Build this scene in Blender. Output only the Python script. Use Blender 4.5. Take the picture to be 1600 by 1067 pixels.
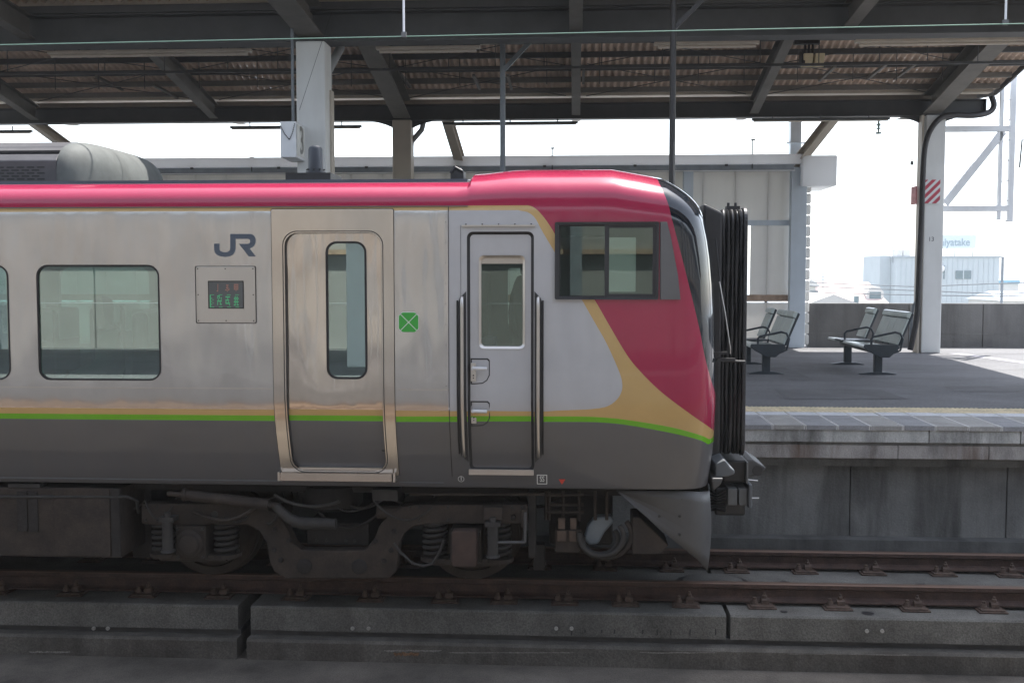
import bpy, bmesh, math, random
from mathutils import Vector, Matrix, Euler
from mathutils.bvhtree import BVHTree
random.seed(7)
R = math.radians
for o in list(bpy.data.objects): bpy.data.objects.remove(o)
S = bpy.context.scene
COL = S.collection

# ---------------------------------------------------------------- camera
FPX = 1660.0
cam = bpy.data.cameras.new('camera'); cam.sensor_width = 36; cam.lens = FPX/1600*36
cam.clip_start = .05; cam.clip_end = 9000
CO = bpy.data.objects.new('camera', cam); COL.objects.link(CO)
CPOS = Vector((0, -8.04, 2.58)); CROT = Euler((R(90-3.57), 0, R(3.44)), 'XYZ')
CO.location = CPOS; CO.rotation_euler = CROT
S.camera = CO
CM = CROT.to_matrix()
# ---------------------------------------------------------------- sky, sun, exposure
SUN = Vector((.27, .36, 1)).normalized()
el = math.asin(SUN.z); rot = math.atan2(SUN.x, SUN.y)
W = bpy.data.worlds.new('World'); S.world = W; W.use_nodes = True
wn = W.node_tree.nodes; wl = W.node_tree.links
sky = wn.new('ShaderNodeTexSky'); sky.sky_type = 'NISHITA'; sky.sun_disc = False
sky.sun_elevation = el; sky.sun_rotation = rot; sky.air_density = 1.0; sky.dust_density = 1.2; sky.ozone_density = 1.0
hs = wn.new('ShaderNodeHueSaturation'); hs.inputs['Saturation'].default_value = .5
wl.new(sky.outputs[0], hs.inputs['Color']); wl.new(hs.outputs[0], wn['Background'].inputs[0])
wn['Background'].inputs[1].default_value = .15
sl = bpy.data.lights.new('sun', 'SUN'); sl.energy = 3.6; sl.angle = R(.5); sl.color = (1, .96, .9)
so = bpy.data.objects.new('sun', sl); COL.objects.link(so); so.location = (5, 10, 30)
so.rotation_euler = SUN.to_track_quat('Z', 'Y').to_euler()
S.view_settings.view_transform = 'Standard'; S.view_settings.look = 'None'
S.view_settings.gamma = 1; S.view_settings.use_curve_mapping = False
S.view_settings.exposure = 1.6

def P(px, py, Y):
    """photo pixel -> point on the vertical plane at depth Y"""
    d = CM @ Vector(((px-800)/FPX, (533.5-py)/FPX, -1))
    return CPOS + d*((Y-CPOS.y)/d.y)
def PX(px, Y, py=500): return P(px, py, Y).x
def PZ(py, Y, px=800): return P(px, py, Y).z

# ---------------------------------------------------------------- mesh builder
def wloc(o):
    v = Vector((0, 0, 0))
    while o: v = v+o.location; o = o.parent
    return v
class MB:
    def __init__(s): s.v = []; s.f = []; s.m = []; s.cm = 0
    def add(s, vs, fs):
        b = len(s.v); s.v += [Vector(v) for v in vs]
        for f in fs: s.f.append([b+i for i in f]); s.m.append(s.cm)
        return s
    def box(s, x0, x1, y0, y1, z0, z1):
        vs = [(x, y, z) for x in (x0, x1) for y in (y0, y1) for z in (z0, z1)]
        return s.add(vs, [(0,1,3,2),(4,6,7,5),(0,4,5,1),(2,3,7,6),(0,2,6,4),(1,5,7,3)])
    def prism(s, poly, axis, a, b):
        """poly of 2d points in the plane across axis ('y': x,z / 'x': y,z / 'z': x,y)"""
        def mk(p, t): return {'y': (p[0], t, p[1]), 'x': (t, p[0], p[1]), 'z': (p[0], p[1], t)}[axis]
        n = len(poly)
        s.add([mk(p, a) for p in poly]+[mk(p, b) for p in poly],
              [list(range(n))[::-1], [n+i for i in range(n)]]+[(i, (i+1) % n, n+(i+1) % n, n+i) for i in range(n)])
        return s
    def tube(s, pts, r, n=8, cap=True):
        pts = [Vector(p) for p in pts]; rs = r if isinstance(r, (list, tuple)) else [r]*len(pts)
        rings = []; up = None
        for i, p in enumerate(pts):
            t = (pts[min(i+1, len(pts)-1)]-pts[max(i-1, 0)]).normalized()
            if up is None:
                up = Vector((0, 0, 1)) if abs(t.z) < .9 else Vector((1, 0, 0))
            a = t.cross(up).normalized(); up = a.cross(t).normalized()
            rings.append([p+(a*math.cos(2*math.pi*k/n)+up*math.sin(2*math.pi*k/n))*rs[i] for k in range(n)])
        vs = [v for g in rings for v in g]; fs = []
        for i in range(len(rings)-1):
            for k in range(n): fs.append((i*n+k, i*n+(k+1) % n, (i+1)*n+(k+1) % n, (i+1)*n+k))
        if cap: fs += [tuple(range(n))[::-1], tuple((len(rings)-1)*n+k for k in range(n))]
        return s.add(vs, fs)
    def cyl(s, p0, p1, r, n=16, r2=None): return s.tube([p0, p1], [r, r if r2 is None else r2], n)
    def lathe(s, c, axis, prof, n=32):
        """prof = [(radius, offset along axis)]"""
        c = Vector(c); vs = []; fs = []
        for r, h in prof:
            for k in range(n):
                a = 2*math.pi*k/n; u, v = r*math.cos(a), r*math.sin(a)
                vs.append(c+Vector({'y': (u, h, v), 'x': (h, u, v), 'z': (u, v, h)}[axis]))
        for i in range(len(prof)-1):
            for k in range(n): fs.append((i*n+k, i*n+(k+1) % n, (i+1)*n+(k+1) % n, (i+1)*n+k))
        fs += [tuple(range(n))[::-1], tuple((len(prof)-1)*n+k for k in range(n))]
        return s.add(vs, fs)
    def beam(s, p0, p1, w, h):
        """rectangular bar from p0 to p1"""
        p0 = Vector(p0); p1 = Vector(p1); t = (p1-p0).normalized()
        up = Vector((0, 0, 1)) if abs(t.z) < .95 else Vector((1, 0, 0))
        a = t.cross(up).normalized()*w/2; b = a.cross(t).normalized()*h/2
        vs = [p+x*a+y*b for p in (p0, p1) for x, y in ((-1, -1), (1, -1), (1, 1), (-1, 1))]
        return s.add(vs, [(0,3,2,1),(4,5,6,7),(0,1,5,4),(1,2,6,5),(2,3,7,6),(3,0,4,7)])
    def hbeam(s, p0, p1, w, h, tf=.018, tw=.012):
        """H-section from p0 to p1 (axis through the middle), flanges horizontal"""
        p0 = Vector(p0); p1 = Vector(p1); t = (p1-p0).normalized()
        up = Vector((0, 0, 1)) if abs(t.z) < .95 else Vector((0, 1, 0))
        a = t.cross(up).normalized(); b = a.cross(t).normalized()
        o = b*(h/2-tf/2)
        s.beam(p0+o, p1+o, w, tf); s.beam(p0-o, p1-o, w, tf); s.beam(p0, p1, tw, h-2*tf-.001)
        return s
    def build(s, name, mat, parent=None, smooth=False, bevel=0, origin=None, fixn=True):
        me = bpy.data.meshes.new(name); lo = Vector((min(v.x for v in s.v), min(v.y for v in s.v), min(v.z for v in s.v)))
        hi = Vector((max(v.x for v in s.v), max(v.y for v in s.v), max(v.z for v in s.v)))
        c = Vector(origin) if origin is not None else Vector(((lo.x+hi.x)/2, (lo.y+hi.y)/2, lo.z))
        me.from_pydata([v-c for v in s.v], [], s.f)
        mats = mat if isinstance(mat, (list, tuple)) else [mat]
        for m in mats: me.materials.append(m)
        for p, m in zip(me.polygons, s.m): p.material_index = m
        if fixn:
            bm = bmesh.new(); bm.from_mesh(me); bmesh.ops.recalc_face_normals(bm, faces=bm.faces); bm.to_mesh(me); bm.free()
        if smooth: 
            for p in me.polygons: p.use_smooth = True
        o = bpy.data.objects.new(name, me); COL.objects.link(o)
        if parent: o.parent = parent
        o.location = c-(wloc(parent) if parent else Vector((0, 0, 0)))
        if bevel:
            b = o.modifiers.new('bevel', 'BEVEL'); b.width = bevel; b.segments = 2; b.limit_method = 'ANGLE'; b.angle_limit = R(40)
        if smooth and smooth != True:
            me.set_sharp_from_angle(angle=R(smooth))
        return o
def tag(o, label=None, cat=None, group=None, kind=None):
    if label: o['label'] = label
    if cat: o['category'] = cat
    if group: o['group'] = group
    if kind: o['kind'] = kind
    return o
def struct(o): o['kind'] = 'structure'; return o
def empty(name, loc, parent=None):
    o = bpy.data.objects.new(name, None); COL.objects.link(o); o.empty_display_size = .2
    if parent: o.parent = parent
    o.location = Vector(loc)-(wloc(parent) if parent else Vector((0, 0, 0)))
    return o
def thing(name, label, cat, loc=(0, 0, 0), group=None):
    return tag(empty(name, loc), label, cat, group)
def copy_tree(o, parent=None):
    c = o.copy(); COL.objects.link(c); c.parent = parent
    for ch in list(o.children): copy_tree(ch, c)
    return c
def cat(pts, k=5):
    """Catmull-Rom resampling of 3d points"""
    q = [Vector(pts[0])]+[Vector(p) for p in pts]+[Vector(pts[-1])]; out = []
    for i in range(1, len(q)-2):
        a, b, c, d = q[i-1:i+3]
        for j in range(k):
            t = j/k; out.append(.5*(2*b+(c-a)*t+(2*a-5*b+4*c-d)*t*t+(3*b-a-3*c+d)*t**3))
    return out+[q[-1]]
def rrect(x0, x1, z0, z1, r, n=6, step=.05):
    """rounded rectangle outline, clockwise list of (x,z), n points per corner and points along the sides"""
    r = min(r, (x1-x0)/2-1e-4, (z1-z0)/2-1e-4); pts = []
    for cx, cz, a0 in ((x1-r, z1-r, 90), (x1-r, z0+r, 0), (x0+r, z0+r, -90), (x0+r, z1-r, -180)):
        pts.append([(cx+r*math.cos(R(a0-90*k/n)), cz+r*math.sin(R(a0-90*k/n))) for k in range(n+1)])
    out = []; NS = 14
    for i in range(4):
        out += pts[i]; a = pts[i][-1]; b = pts[(i+1) % 4][0]
        out += [(a[0]+(b[0]-a[0])*k/NS, a[1]+(b[1]-a[1])*k/NS) for k in range(1, NS)]
    return out
def text_mb(mb, body, size, fn, sx=1.0, bold=0, align='CENTER'):
    """flat lettering; fn maps (u,v) to a 3d point"""
    cu = bpy.data.curves.new('t', 'FONT'); cu.body = body; cu.size = size; cu.align_x = align; cu.align_y = 'CENTER'; cu.offset = bold
    cu.resolution_u = 4
    ob = bpy.data.objects.new('t', cu); COL.objects.link(ob)
    dg = bpy.context.evaluated_depsgraph_get(); me = ob.evaluated_get(dg).to_mesh()
    mb.add([fn(v.co.x*sx, v.co.y) for v in me.vertices], [tuple(p.vertices) for p in me.polygons])
    ob.evaluated_get(dg).to_mesh_clear(); bpy.data.objects.remove(ob); bpy.data.curves.remove(cu)
    return mb

# ---------------------------------------------------------------- materials
def nodes_of(m): return m.node_tree.nodes, m.node_tree.links
def mat(name, col, rough=.6, metal=0, var=.15, scale=4, bump=0, bscale=40, stretch=(1, 1, 1), col2=None, streak=0, streak_col=(.02, .02, .02), coat=0, spec=None, fine=0):
    """noise-varied principled material in world space"""
    m = bpy.data.materials.new(name); m.use_nodes = True; n, l = nodes_of(m); b = n['Principled BSDF']
    b.inputs['Roughness'].default_value = rough; b.inputs['Metallic'].default_value = metal
    if coat: b.inputs['Coat Weight'].default_value = coat; b.inputs['Coat Roughness'].default_value = .05
    if spec is not None: b.inputs['Specular IOR Level'].default_value = spec
    g = n.new('ShaderNodeNewGeometry'); mp = n.new('ShaderNodeMapping'); mp.inputs['Scale'].default_value = stretch
    l.new(g.outputs['Position'], mp.inputs[0])
    nz = n.new('ShaderNodeTexNoise'); nz.inputs['Scale'].default_value = scale; nz.inputs['Detail'].default_value = 6; nz.inputs['Roughness'].default_value = .65
    l.new(mp.outputs[0], nz.inputs['Vector'])
    mx = n.new('ShaderNodeMix'); mx.data_type = 'RGBA'
    c1 = tuple(c*(1-var) for c in col); c2 = col2 or tuple(min(1, c*(1+var)) for c in col)
    mx.inputs[6].default_value = (*c1, 1); mx.inputs[7].default_value = (*c2, 1)
    rm = n.new('ShaderNodeMapRange'); rm.inputs[1].default_value = .3; rm.inputs[2].default_value = .7
    l.new(nz.outputs[0], rm.inputs[0]); l.new(rm.outputs[0], mx.inputs[0]); out = mx.outputs[2]
    if streak:
        mp2 = n.new('ShaderNodeMapping'); mp2.inputs['Scale'].default_value = (1.5, 1.5, .2); l.new(g.outputs['Position'], mp2.inputs[0])
        n2 = n.new('ShaderNodeTexNoise'); n2.inputs['Scale'].default_value = 1.6; n2.inputs['Detail'].default_value = 6; n2.inputs['Roughness'].default_value = .62; n2.inputs['Distortion'].default_value = .25
        l.new(mp2.outputs[0], n2.inputs['Vector'])
        r2 = n.new('ShaderNodeMapRange'); r2.inputs[1].default_value = .46; r2.inputs[2].default_value = .68; r2.inputs[4].default_value = streak
        l.new(n2.outputs[0], r2.inputs[0])
        m2 = n.new('ShaderNodeMix'); m2.data_type = 'RGBA'; m2.inputs[7].default_value = (*streak_col, 1)
        l.new(out, m2.inputs[6]); l.new(r2.outputs[0], m2.inputs[0]); out = m2.outputs[2]
    if fine:
        n3 = n.new('ShaderNodeTexNoise'); n3.inputs['Scale'].default_value = 90; n3.inputs['Detail'].default_value = 3
        l.new(g.outputs['Position'], n3.inputs['Vector'])
        r3 = n.new('ShaderNodeMapRange'); r3.inputs[1].default_value = .35; r3.inputs[2].default_value = .65; r3.inputs[3].default_value = 1-fine; r3.inputs[4].default_value = 1+fine
        l.new(n3.outputs[0], r3.inputs[0])
        m3 = n.new('ShaderNodeMix'); m3.data_type = 'RGBA'; m3.blend_type = 'MULTIPLY'; m3.inputs[0].default_value = 1
        l.new(out, m3.inputs[6]); l.new(r3.outputs[0], m3.inputs[7]); out = m3.outputs[2]
    l.new(out, b.inputs['Base Color'])
    if bump:
        n4 = n.new('ShaderNodeTexNoise'); n4.inputs['Scale'].default_value = bscale; n4.inputs['Detail'].default_value = 5
        l.new(mp.outputs[0], n4.inputs['Vector'])
        bp = n.new('ShaderNodeBump'); bp.inputs['Strength'].default_value = bump; bp.inputs['Distance'].default_value = .02
        l.new(n4.outputs[0], bp.inputs['Height']); l.new(bp.outputs[0], b.inputs['Normal'])
    return m
def glass(name, tint, refl=.12, rough=.0):
    m = bpy.data.materials.new(name); m.use_nodes = True; n, l = nodes_of(m); n.remove(n['Principled BSDF'])
    t = n.new('ShaderNodeBsdfTransparent'); t.inputs[0].default_value = (*tint, 1)
    g = n.new('ShaderNodeBsdfGlossy'); g.inputs[0].default_value = (.9, 1, .96, 1); g.inputs['Roughness'].default_value = rough
    fr = n.new('ShaderNodeFresnel'); fr.inputs[0].default_value = 1.5
    ad = n.new('ShaderNodeMath'); ad.operation = 'ADD'; ad.inputs[1].default_value = refl; ad.use_clamp = True
    mx = n.new('ShaderNodeMixShader'); l.new(fr.outputs[0], ad.inputs[0]); l.new(ad.outputs[0], mx.inputs[0])
    l.new(t.outputs[0], mx.inputs[1]); l.new(g.outputs[0], mx.inputs[2]); l.new(mx.outputs[0], n['Material Output'].inputs[0])
    return m
def emit(name, col, st):
    m = bpy.data.materials.new(name); m.use_nodes = True; b = m.node_tree.nodes['Principled BSDF']
    b.inputs['Base Color'].default_value = (*col, 1); b.inputs['Emission Color'].default_value = (*col, 1); b.inputs['Emission Strength'].default_value = st
    return m
M = {}
M['steel'] = mat('stainless', (.55, .52, .48), .3, .9, .06, 2, .02, 3, (1, 1, .35))
M['steel_frame'] = mat('stainless_frame', (.58, .525, .46), .16, .9, .08, 3, .03, 3, (1, 1, .3))
M['white'] = mat('white_paint', (.62, .63, .64), .35, 0, .04, 3)
M['rubber'] = mat('black_rubber', (.012, .012, .013), .55, 0, .2)
M['black'] = mat('black_metal', (.02, .02, .022), .45, 0, .3, 8)
M['black_gloss'] = mat('black_gloss', (.012, .013, .015), .08, 0, .1)
M['dark_roof'] = mat('dark_roof_paint', (.045, .05, .06), .5, 0, .25, 5, .05)
M['under'] = mat('underframe_dirt', (.017, .0145, .013), .8, 0, .5, 6, .25, 30, fine=.15)
M['under2'] = mat('underframe_brown', (.031, .023, .0175), .8, 0, .5, 5, .2, 30, fine=.15)
M['under_grey'] = mat('underframe_grey', (.03, .028, .026), .75, 0, .4, 6, .15, 30)
M['boxgrey'] = mat('box_grey_paint', (.13, .135, .135), .6, 0, .2, 6)
M['rust'] = mat('rail_rust', (.05, .028, .021), .8, 0, .45, 9, .25, 60, fine=.2)
M['rail_head'] = mat('rail_head_worn', (.16, .105, .08), .5, .5, .25, 6, .05, 50, (.2, 1, 1))
M['fast'] = mat('rusty_fastening', (.075, .05, .038), .8, 0, .5, 20, .2, 60)
M['conc'] = mat('slab_concrete', (.115, .113, .103), .9, 0, .4, 1.8, .4, 60, streak=.45, streak_col=(.05, .045, .038), fine=.25)
M['conc_low'] = mat('roadbed_concrete', (.092, .086, .075), .9, 0, .5, 1.6, .4, 50, streak=.7, streak_col=(.04, .032, .026), fine=.22)
M['deck'] = mat('viaduct_concrete', (.10, .088, .074), .9, 0, .55, 1.5, .4, 40, streak=0, fine=.25)
M['pwall'] = mat('platform_wall_concrete', (.20, .20, .19), .9, 0, .35, .9, .3, 40, streak=.8, streak_col=(.035, .033, .03), fine=.1)
M['coping'] = mat('coping_concrete', (.42, .42, .40), .9, 0, .4, 3, .3, 40, (1.5, 1, .6), streak=.85, streak_col=(.06, .055, .05), fine=.12)
M['coping2'] = mat('coping_stained', (.33, .31, .29), .9, 0, .4, 3, .3, 40, (1.5, 1, .6), streak=.9, streak_col=(.12, .07, .045), fine=.12)
M['asphalt'] = mat('platform_asphalt', (.155, .156, .163), .95, 0, .24, 1.1, .5, 120, (.6, 1, 1), fine=.28)
M['tile'] = mat('edge_slab', (.28, .28, .285), .9, 0, .16, 5, .15, 70, fine=.12)
M['tile2'] = mat('edge_slab_worn', (.34, .33, .31), .9, 0, .2, 5, .15, 70, fine=.12)
M['yellow'] = mat('tactile_yellow', (.72, .62, .42), .85, 0, .2, 8, fine=.12)
M['parapet'] = mat('parapet_concrete', (.17, .167, .163), .95, 0, .2, 1.2, .3, 30, streak=.6, streak_col=(.085, .082, .08), fine=.1)
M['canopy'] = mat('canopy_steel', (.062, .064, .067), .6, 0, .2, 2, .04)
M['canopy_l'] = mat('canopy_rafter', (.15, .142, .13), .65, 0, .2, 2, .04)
M['slate'] = mat('corrugated_slate', (.62, .485, .39), .9, 0, .32, 1.2, .1, 30, streak=0, fine=.1)
M['col_w'] = mat('column_white', (.66, .67, .66), .55, 0, .05, 2, streak=.18, streak_col=(.3, .28, .24))
M['col_b'] = mat('column_beige', (.46, .41, .34), .6, 0, .08, 2, streak=.3, streak_col=(.25, .2, .15))
M['panel'] = mat('windbreak_panel', (.74, .73, .71), .6, 0, .04, 1.5, streak=.12, streak_col=(.35, .33, .3))
M['bluewhite'] = mat('bluish_white_steel', (.56, .63, .70), .5, 0, .06, 2, streak=.15, streak_col=(.3, .3, .3))
M['fascia'] = mat('white_fascia', (.86, .87, .88), .5, 0, .03, 2)
M['gutter'] = mat('grey_gutter', (.26, .29, .32), .6, 0, .2, 3)
def translucent(m, k, col):
    n, l = nodes_of(m); b = n['Principled BSDF']; t = n.new('ShaderNodeBsdfTranslucent'); t.inputs[0].default_value = (*col, 1)
    x = n.new('ShaderNodeMixShader'); x.inputs[0].default_value = k; l.new(b.outputs[0], x.inputs[1]); l.new(t.outputs[0], x.inputs[2]); l.new(x.outputs[0], n['Material Output'].inputs[0])
translucent(M['panel'], .30, (.9, .88, .84)); translucent(M['fascia'], .3, (.9, .92, .95))
M['rustledge'] = mat('rusty_ledge', (.42, .30, .22), .8, 0, .3, 8)
M['lamp'] = mat('lamp_housing', (.66, .60, .52), .6, 0, .1)
M['lampdark'] = mat('lamp_bar_dark', (.05, .055, .055), .6, 0, .2)
M['pipe'] = mat('drain_pipe', (.24, .25, .25), .5, 0, .15)
M['pole'] = mat('pole_grey', (.15, .17, .19), .5, 0, .15)
M['pole_d'] = mat('pole_dark', (.022, .02, .021), .5, 0, .2)
M['bench_f'] = mat('bench_frame', (.03, .04, .048), .45, 0, .2, 10)
M['bench_s'] = mat('bench_seat', (.50, .56, .53), .25, 0, .06, 6)
M['wire'] = mat('contact_wire', (.22, .36, .28), .4, .3, .1)
M['porcelain'] = mat('insulator', (.25, .35, .33), .3, 0, .1)
M['signwhite'] = mat('sign_white', (.72, .74, .76), .4, 0, .04, 6, streak=.15, streak_col=(.3, .28, .26))
M['signface'] = mat('sign_face', (.80, .80, .76), .25, 0, .03)
M['signgrey'] = mat('sign_digit', (.22, .22, .20), .5, 0, .05)
M['red'] = mat('sign_red', (.45, .06, .09), .6, 0, .12, 8)
M['ink'] = mat('dark_ink', (.05, .055, .065), .5, 0, .1)
M['jr'] = mat('logo_slate_blue', (.075, .095, .125), .35, .1, .08)
M['green'] = mat('sign_green', (.045, .36, .05), .4, 0, .05)
M['redmark'] = mat('red_mark', (.55, .06, .04), .5, 0, .05)
M['glass'] = glass('green_glass', (.42, .60, .54), .30)
M['glass_cab'] = glass('cab_glass', (.55, .66, .60), .06)
M['int'] = mat('interior_panel', (.24, .245, .24), .6, 0, .05)
M['int_d'] = mat('interior_dark', (.06, .07, .075), .6, 0, .1)
M['seat'] = mat('seat_fabric', (.05, .10, .13), .8, 0, .1)
M['ac'] = mat('aircon_grey', (.085, .092, .088), .75, 0, .25, 5, .04, 20, streak=.3, streak_col=(.05, .05, .048))
M['ac_d'] = mat('aircon_dark', (.07, .068, .072), .55, 0, .2, 5)
M['skirt'] = mat('skirt_grey', (.065, .065, .066), .5, 0, .12, 3, .05, 20)
M['grey_l'] = mat('bumper_grey', (.10, .11, .12), .5, 0, .08)
M['bellows'] = mat('bellows_rubber', (.016, .016, .017), .42, 0, .3, 6, .1)
M['bellows_f'] = mat('bellows_frame', (.03, .031, .034), .4, .0, .2, 6)
M['skin'] = mat('skin', (.45, .28, .20), .6, 0, .05)
M['hair'] = mat('dark_hair', (.015, .012, .01), .6, 0, .2)
M['shirt'] = mat('white_shirt', (.75, .76, .76), .8, 0, .05)
M['uniform'] = mat('dark_uniform', (.02, .022, .028), .8, 0, .15)
M['blue'] = mat('blue_plastic', (.02, .10, .45), .5, 0, .1)
# ================================================================ SETTING
ZP = 1.05                     # platform level, rail top = 0
g = MB(); g.add([(-4000, -3000, -8), (4000, -3000, -8), (4000, 260, -8), (-4000, 260, -8)], [(0, 1, 2, 3)])
struct(g.build('ground', mat('town_ground', (.16, .16, .15), .9, 0, .3, .05)))
g = MB(); g.add([(-5000, 258, -8.4), (5000, 258, -8.4), (5000, 7000, -8.4), (-5000, 7000, -8.4)], [(0, 1, 2, 3)])
struct(g.build('sea', mat('sea_water', (.10, .17, .20), .25, 0, .1, .02, .3, .4)))
hb = MB()
hp = [(-900, 0)]+[(-900+60*k, 14+22*math.sin(k*.55)+10*math.sin(k*1.3+1)) for k in range(1, 22)]+[(420, 0)]
base = P(1315, 423, 1500)
hb.prism([(base.x-420+p[0], -9+max(0, p[1])*1.0) for p in hp], 'y', 1480, 1700)
struct(hb.build('hills', mat('far_hill', (.05, .08, .06), .9, 0, .3, .02)))

g = MB(); g.box(-60, 60, -26, 15.5, -1.6, -.6); struct(g.build('viaduct_deck', M['deck']))

# ---- track: roadbed, slabs
S1 = PX(382, .54, 985); S2 = PX(1138, .54, 985)
def chunk(x0, x1, y0, y1, z0, z1, ch=.012):
    n = max(2, int((x1-x0)/.35)); m = MB()
    poly = [(y0, z0), (y0, z1-ch), (y0+ch, z1), (y1-ch, z1), (y1, z1-ch), (y1, z0)]
    m.prism(poly, 'x', x0, x1); return m
# lime bloom and rust runs on the roadbed face
lime = mat('lime_bloom', (.19, .18, .165), .95, 0, .3, 12, .2, 60, fine=.3); rst = mat('rust_run', (.16, .09, .05), .95, 0, .4, 10, fine=.3)
STAINS = ((45, 110, 1018, 4, lime), (600, 690, 1016, 4, lime), (615, 655, 1021, 7, rst), (1000, 1120, 1019, 3, lime), (1230, 1420, 1021, 2.5, lime), (520, 560, 1000, 3, lime), (590, 680, 1001, 3, lime), (700, 900, 1019, 2, lime))
rb = [(-30, S1-.04), (S1+.045, 30)]
for a, b in rb: struct(chunk(a, b, .45, 2.4, -.6, -.43, .02).build('roadbed', M['conc_low']))
for a, b in rb: struct(chunk(a, b, .57, 2.24, -.4295, -.382, .004).build('mortar_layer', mat('mortar', (.06, .06, .06), .9, 0, .3, 5, .2)))
random.seed(9)
RBD = [o for o in bpy.data.objects if o.name.startswith('roadbed')]
for a, b, py, h, mt in STAINS:
    up = py < 1004; Yf = .536 if up else .4465; n = 14; m = MB(); vs = []
    for k in range(n+1):
        p = P(a+(b-a)*k/n, py, Yf); tp = random.uniform(.2, 1)*h/200/2; bt = random.uniform(.3, 1)*h/200*(.6 if k not in (0, n) else .1)
        vs += [(p.x, Yf, min(p.z+tp, -.452 if not up else -.2)), (p.x, Yf, p.z-bt)]
    m.add(vs, [(2*k, 2*k+1, 2*k+3, 2*k+2) for k in range(n)]); m.build('stain', mt, RBD[-1] if a > 385 else RBD[0])
slabs = []
for a, b in ((-13, S1-.055), (S1+.055, S2-.018), (S2+.018, S2+4.9), (S2+4.94, 13)):
    o = struct(chunk(a, b, .54, 2.27, -.381, -.18, .015).build('track_slab', M['conc'])); slabs.append((a, b, o))
def slab_at(x):
    for a, b, o in slabs:
        if a <= x <= b: return o
    return slabs[0][2]
STUD = mat('stud_metal', (.42, .42, .41), .4, .6, .1)
for px in (147, 169, 551, 576, 869, 893, 1354, 1378):      # cast-in anchor studs on the slab faces
    x = PX(px, .54, 990); z = PZ(985 if px > 1100 else 981, .54, px)
    m = MB(); m.lathe((x, .54, z), 'y', [(.016, .002), (.016, -.012), (.009, -.013), (.009, -.006), (.004, -.005)], 14)
    m.build('anchor_stud', STUD, slab_at(x), 40)
for px, w in ((1355, .05), (1224, .03)):                # dark round holes' plugs on slab top
    p = P(px, 954, .68); m = MB(); m.lathe((p.x, .66, -.18), 'z', [(w, 0), (w, .003)], 16); m.build('hole_plug', M['black'], slab_at(p.x))
for px in (1226, 1440):
    p = P(px, 904, 1.5); m = MB(); m.lathe((p.x, 1.5, -.18), 'z', [(.045, 0), (.045, .003)], 16); m.build('hole_plug', M['black'], slab_at(p.x))
random.seed(3)
for px in (1004, 1027, 1048, 1078, 1118, 940, 914, 893, 960):          # chipped cuts in the slab face
    p = P(px, 986-abs(1050-px)*.01, .537); h = random.uniform(.02, .05); m = MB()
    m.prism([(p.x-.006, p.z-h), (p.x+.006, p.z-h*.8), (p.x+.008, p.z+h*.4), (p.x-.004, p.z+h*.5)], 'y', .5385, .545); m.build('chip', M['black'], slab_at(p.x))
# round stopper in the slab joint
m = MB(); m.lathe((S2-.01, 1.4, -.18), 'z', [(.345, 0), (.345, .004)], 40); m.build('stopper_ring', M['black'], slabs[2][2])
m = MB(); m.lathe((S2-.01, 1.4, -.18), 'z', [(.28, .001), (.28, .02), (.272, .026)], 40); m.build('stopper', M['conc'], slabs[2][2], 40)

# ---- rails with fastenings
def rail_profile(y):
    return [(y+a, b) for a, b in ((-.064, -.153), (-.064, -.142), (-.02, -.128), (-.0075, -.115), (-.0075, -.055), (-.0325, -.04), (-.0325, -.008), (-.026, 0),
                                  (.026, 0), (.0325, -.008), (.0325, -.04), (.0075, -.055), (.0075, -.115), (.02, -.128), (.064, -.142), (.064, -.153))]
def fastening(parent, x, y, proto=[None]):
    if proto[0] is None:
        b = MB(); b.box(-.115, .115, -.17, .17, -.178, -.166); b.box(-.095, .095, -.155, .155, -.166, -.1535)
        plate = b.build('fastening_plate', M['fast'], None, bevel=.003, origin=(0, 0, 0))
        for s in (-1, 1):
            c = MB()
            c.prism([(.05, -.1535), (.05, -.118), (.062, -.108), (.09, -.108), (.105, -.12), (.105, -.1535)] if s > 0 else [(-.05, -.1535), (-.05, -.118), (-.062, -.108), (-.09, -.108), (-.105, -.12), (-.105, -.1535)], 'x', .0, .065)
            c.tube([(.03, s*.075, -.13), (.03, s*.075, -.062)], .011, 8); c.lathe((.03, s*.075, -.106), 'z', [(.021, 0), (.021, .022), (.012, .026)], 6)
            c.tube([(-.055, s*.085, -.153), (-.055, s*.085, -.118)], [.03, .022], 8); c.lathe((-.055, s*.085, -.12), 'z', [(.017, 0), (.017, .02), (.01, .022)], 6)
            c.build('clip', M['fast'], plate, bevel=.002, origin=(0, 0, 0))
        proto[0] = plate
        o = plate
    else: o = copy_tree(proto[0])
    o.parent = parent; o.location = Vector((x, y, 0))-wloc(parent)
    o.rotation_euler.z = R(random.uniform(-2, 2))
def rail(y, label, xs):
    t = MB(); t.prism(rail_profile(y), 'x', -30, 30)
    for i, f in enumerate(t.f): 
        t.m[i] = 0
    o = t.build('rail', [M['rust'], M['rail_head']], None, origin=(0, y, -.153))
    for p in o.data.polygons:
        if p.normal.z > .5 and p.center.z > .14: p.material_index = 1
    tag(o, label, 'rail', 'rails of the track')
    for x in xs: fastening(o, x, y)
nearpx = [-8, 108, 222, 340, 461, 578, 694, 787, 882, 977, 1073, 1191, 1310, 1432, 1553]
xs = [PX(p, .72, 948) for p in nearpx]; d = .625
xs = [xs[0]-d*k for k in (2, 1)]+xs+[xs[-1]+d*k for k in (1, 2, 3)]
rail(.868, 'rusty running rail in front of the train wheels, clipped along the slab edge', xs)
fx = [PX(p, 1.8, 890) for p in (1050, 1152, 1258, 1365, 1475, 1580)]
fx = [fx[0]-.62*k for k in range(9, 0, -1)]+fx+[fx[-1]+.65*k for k in (1, 2)]
rail(1.932, 'rusty running rail next to the platform wall', fx)

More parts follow.
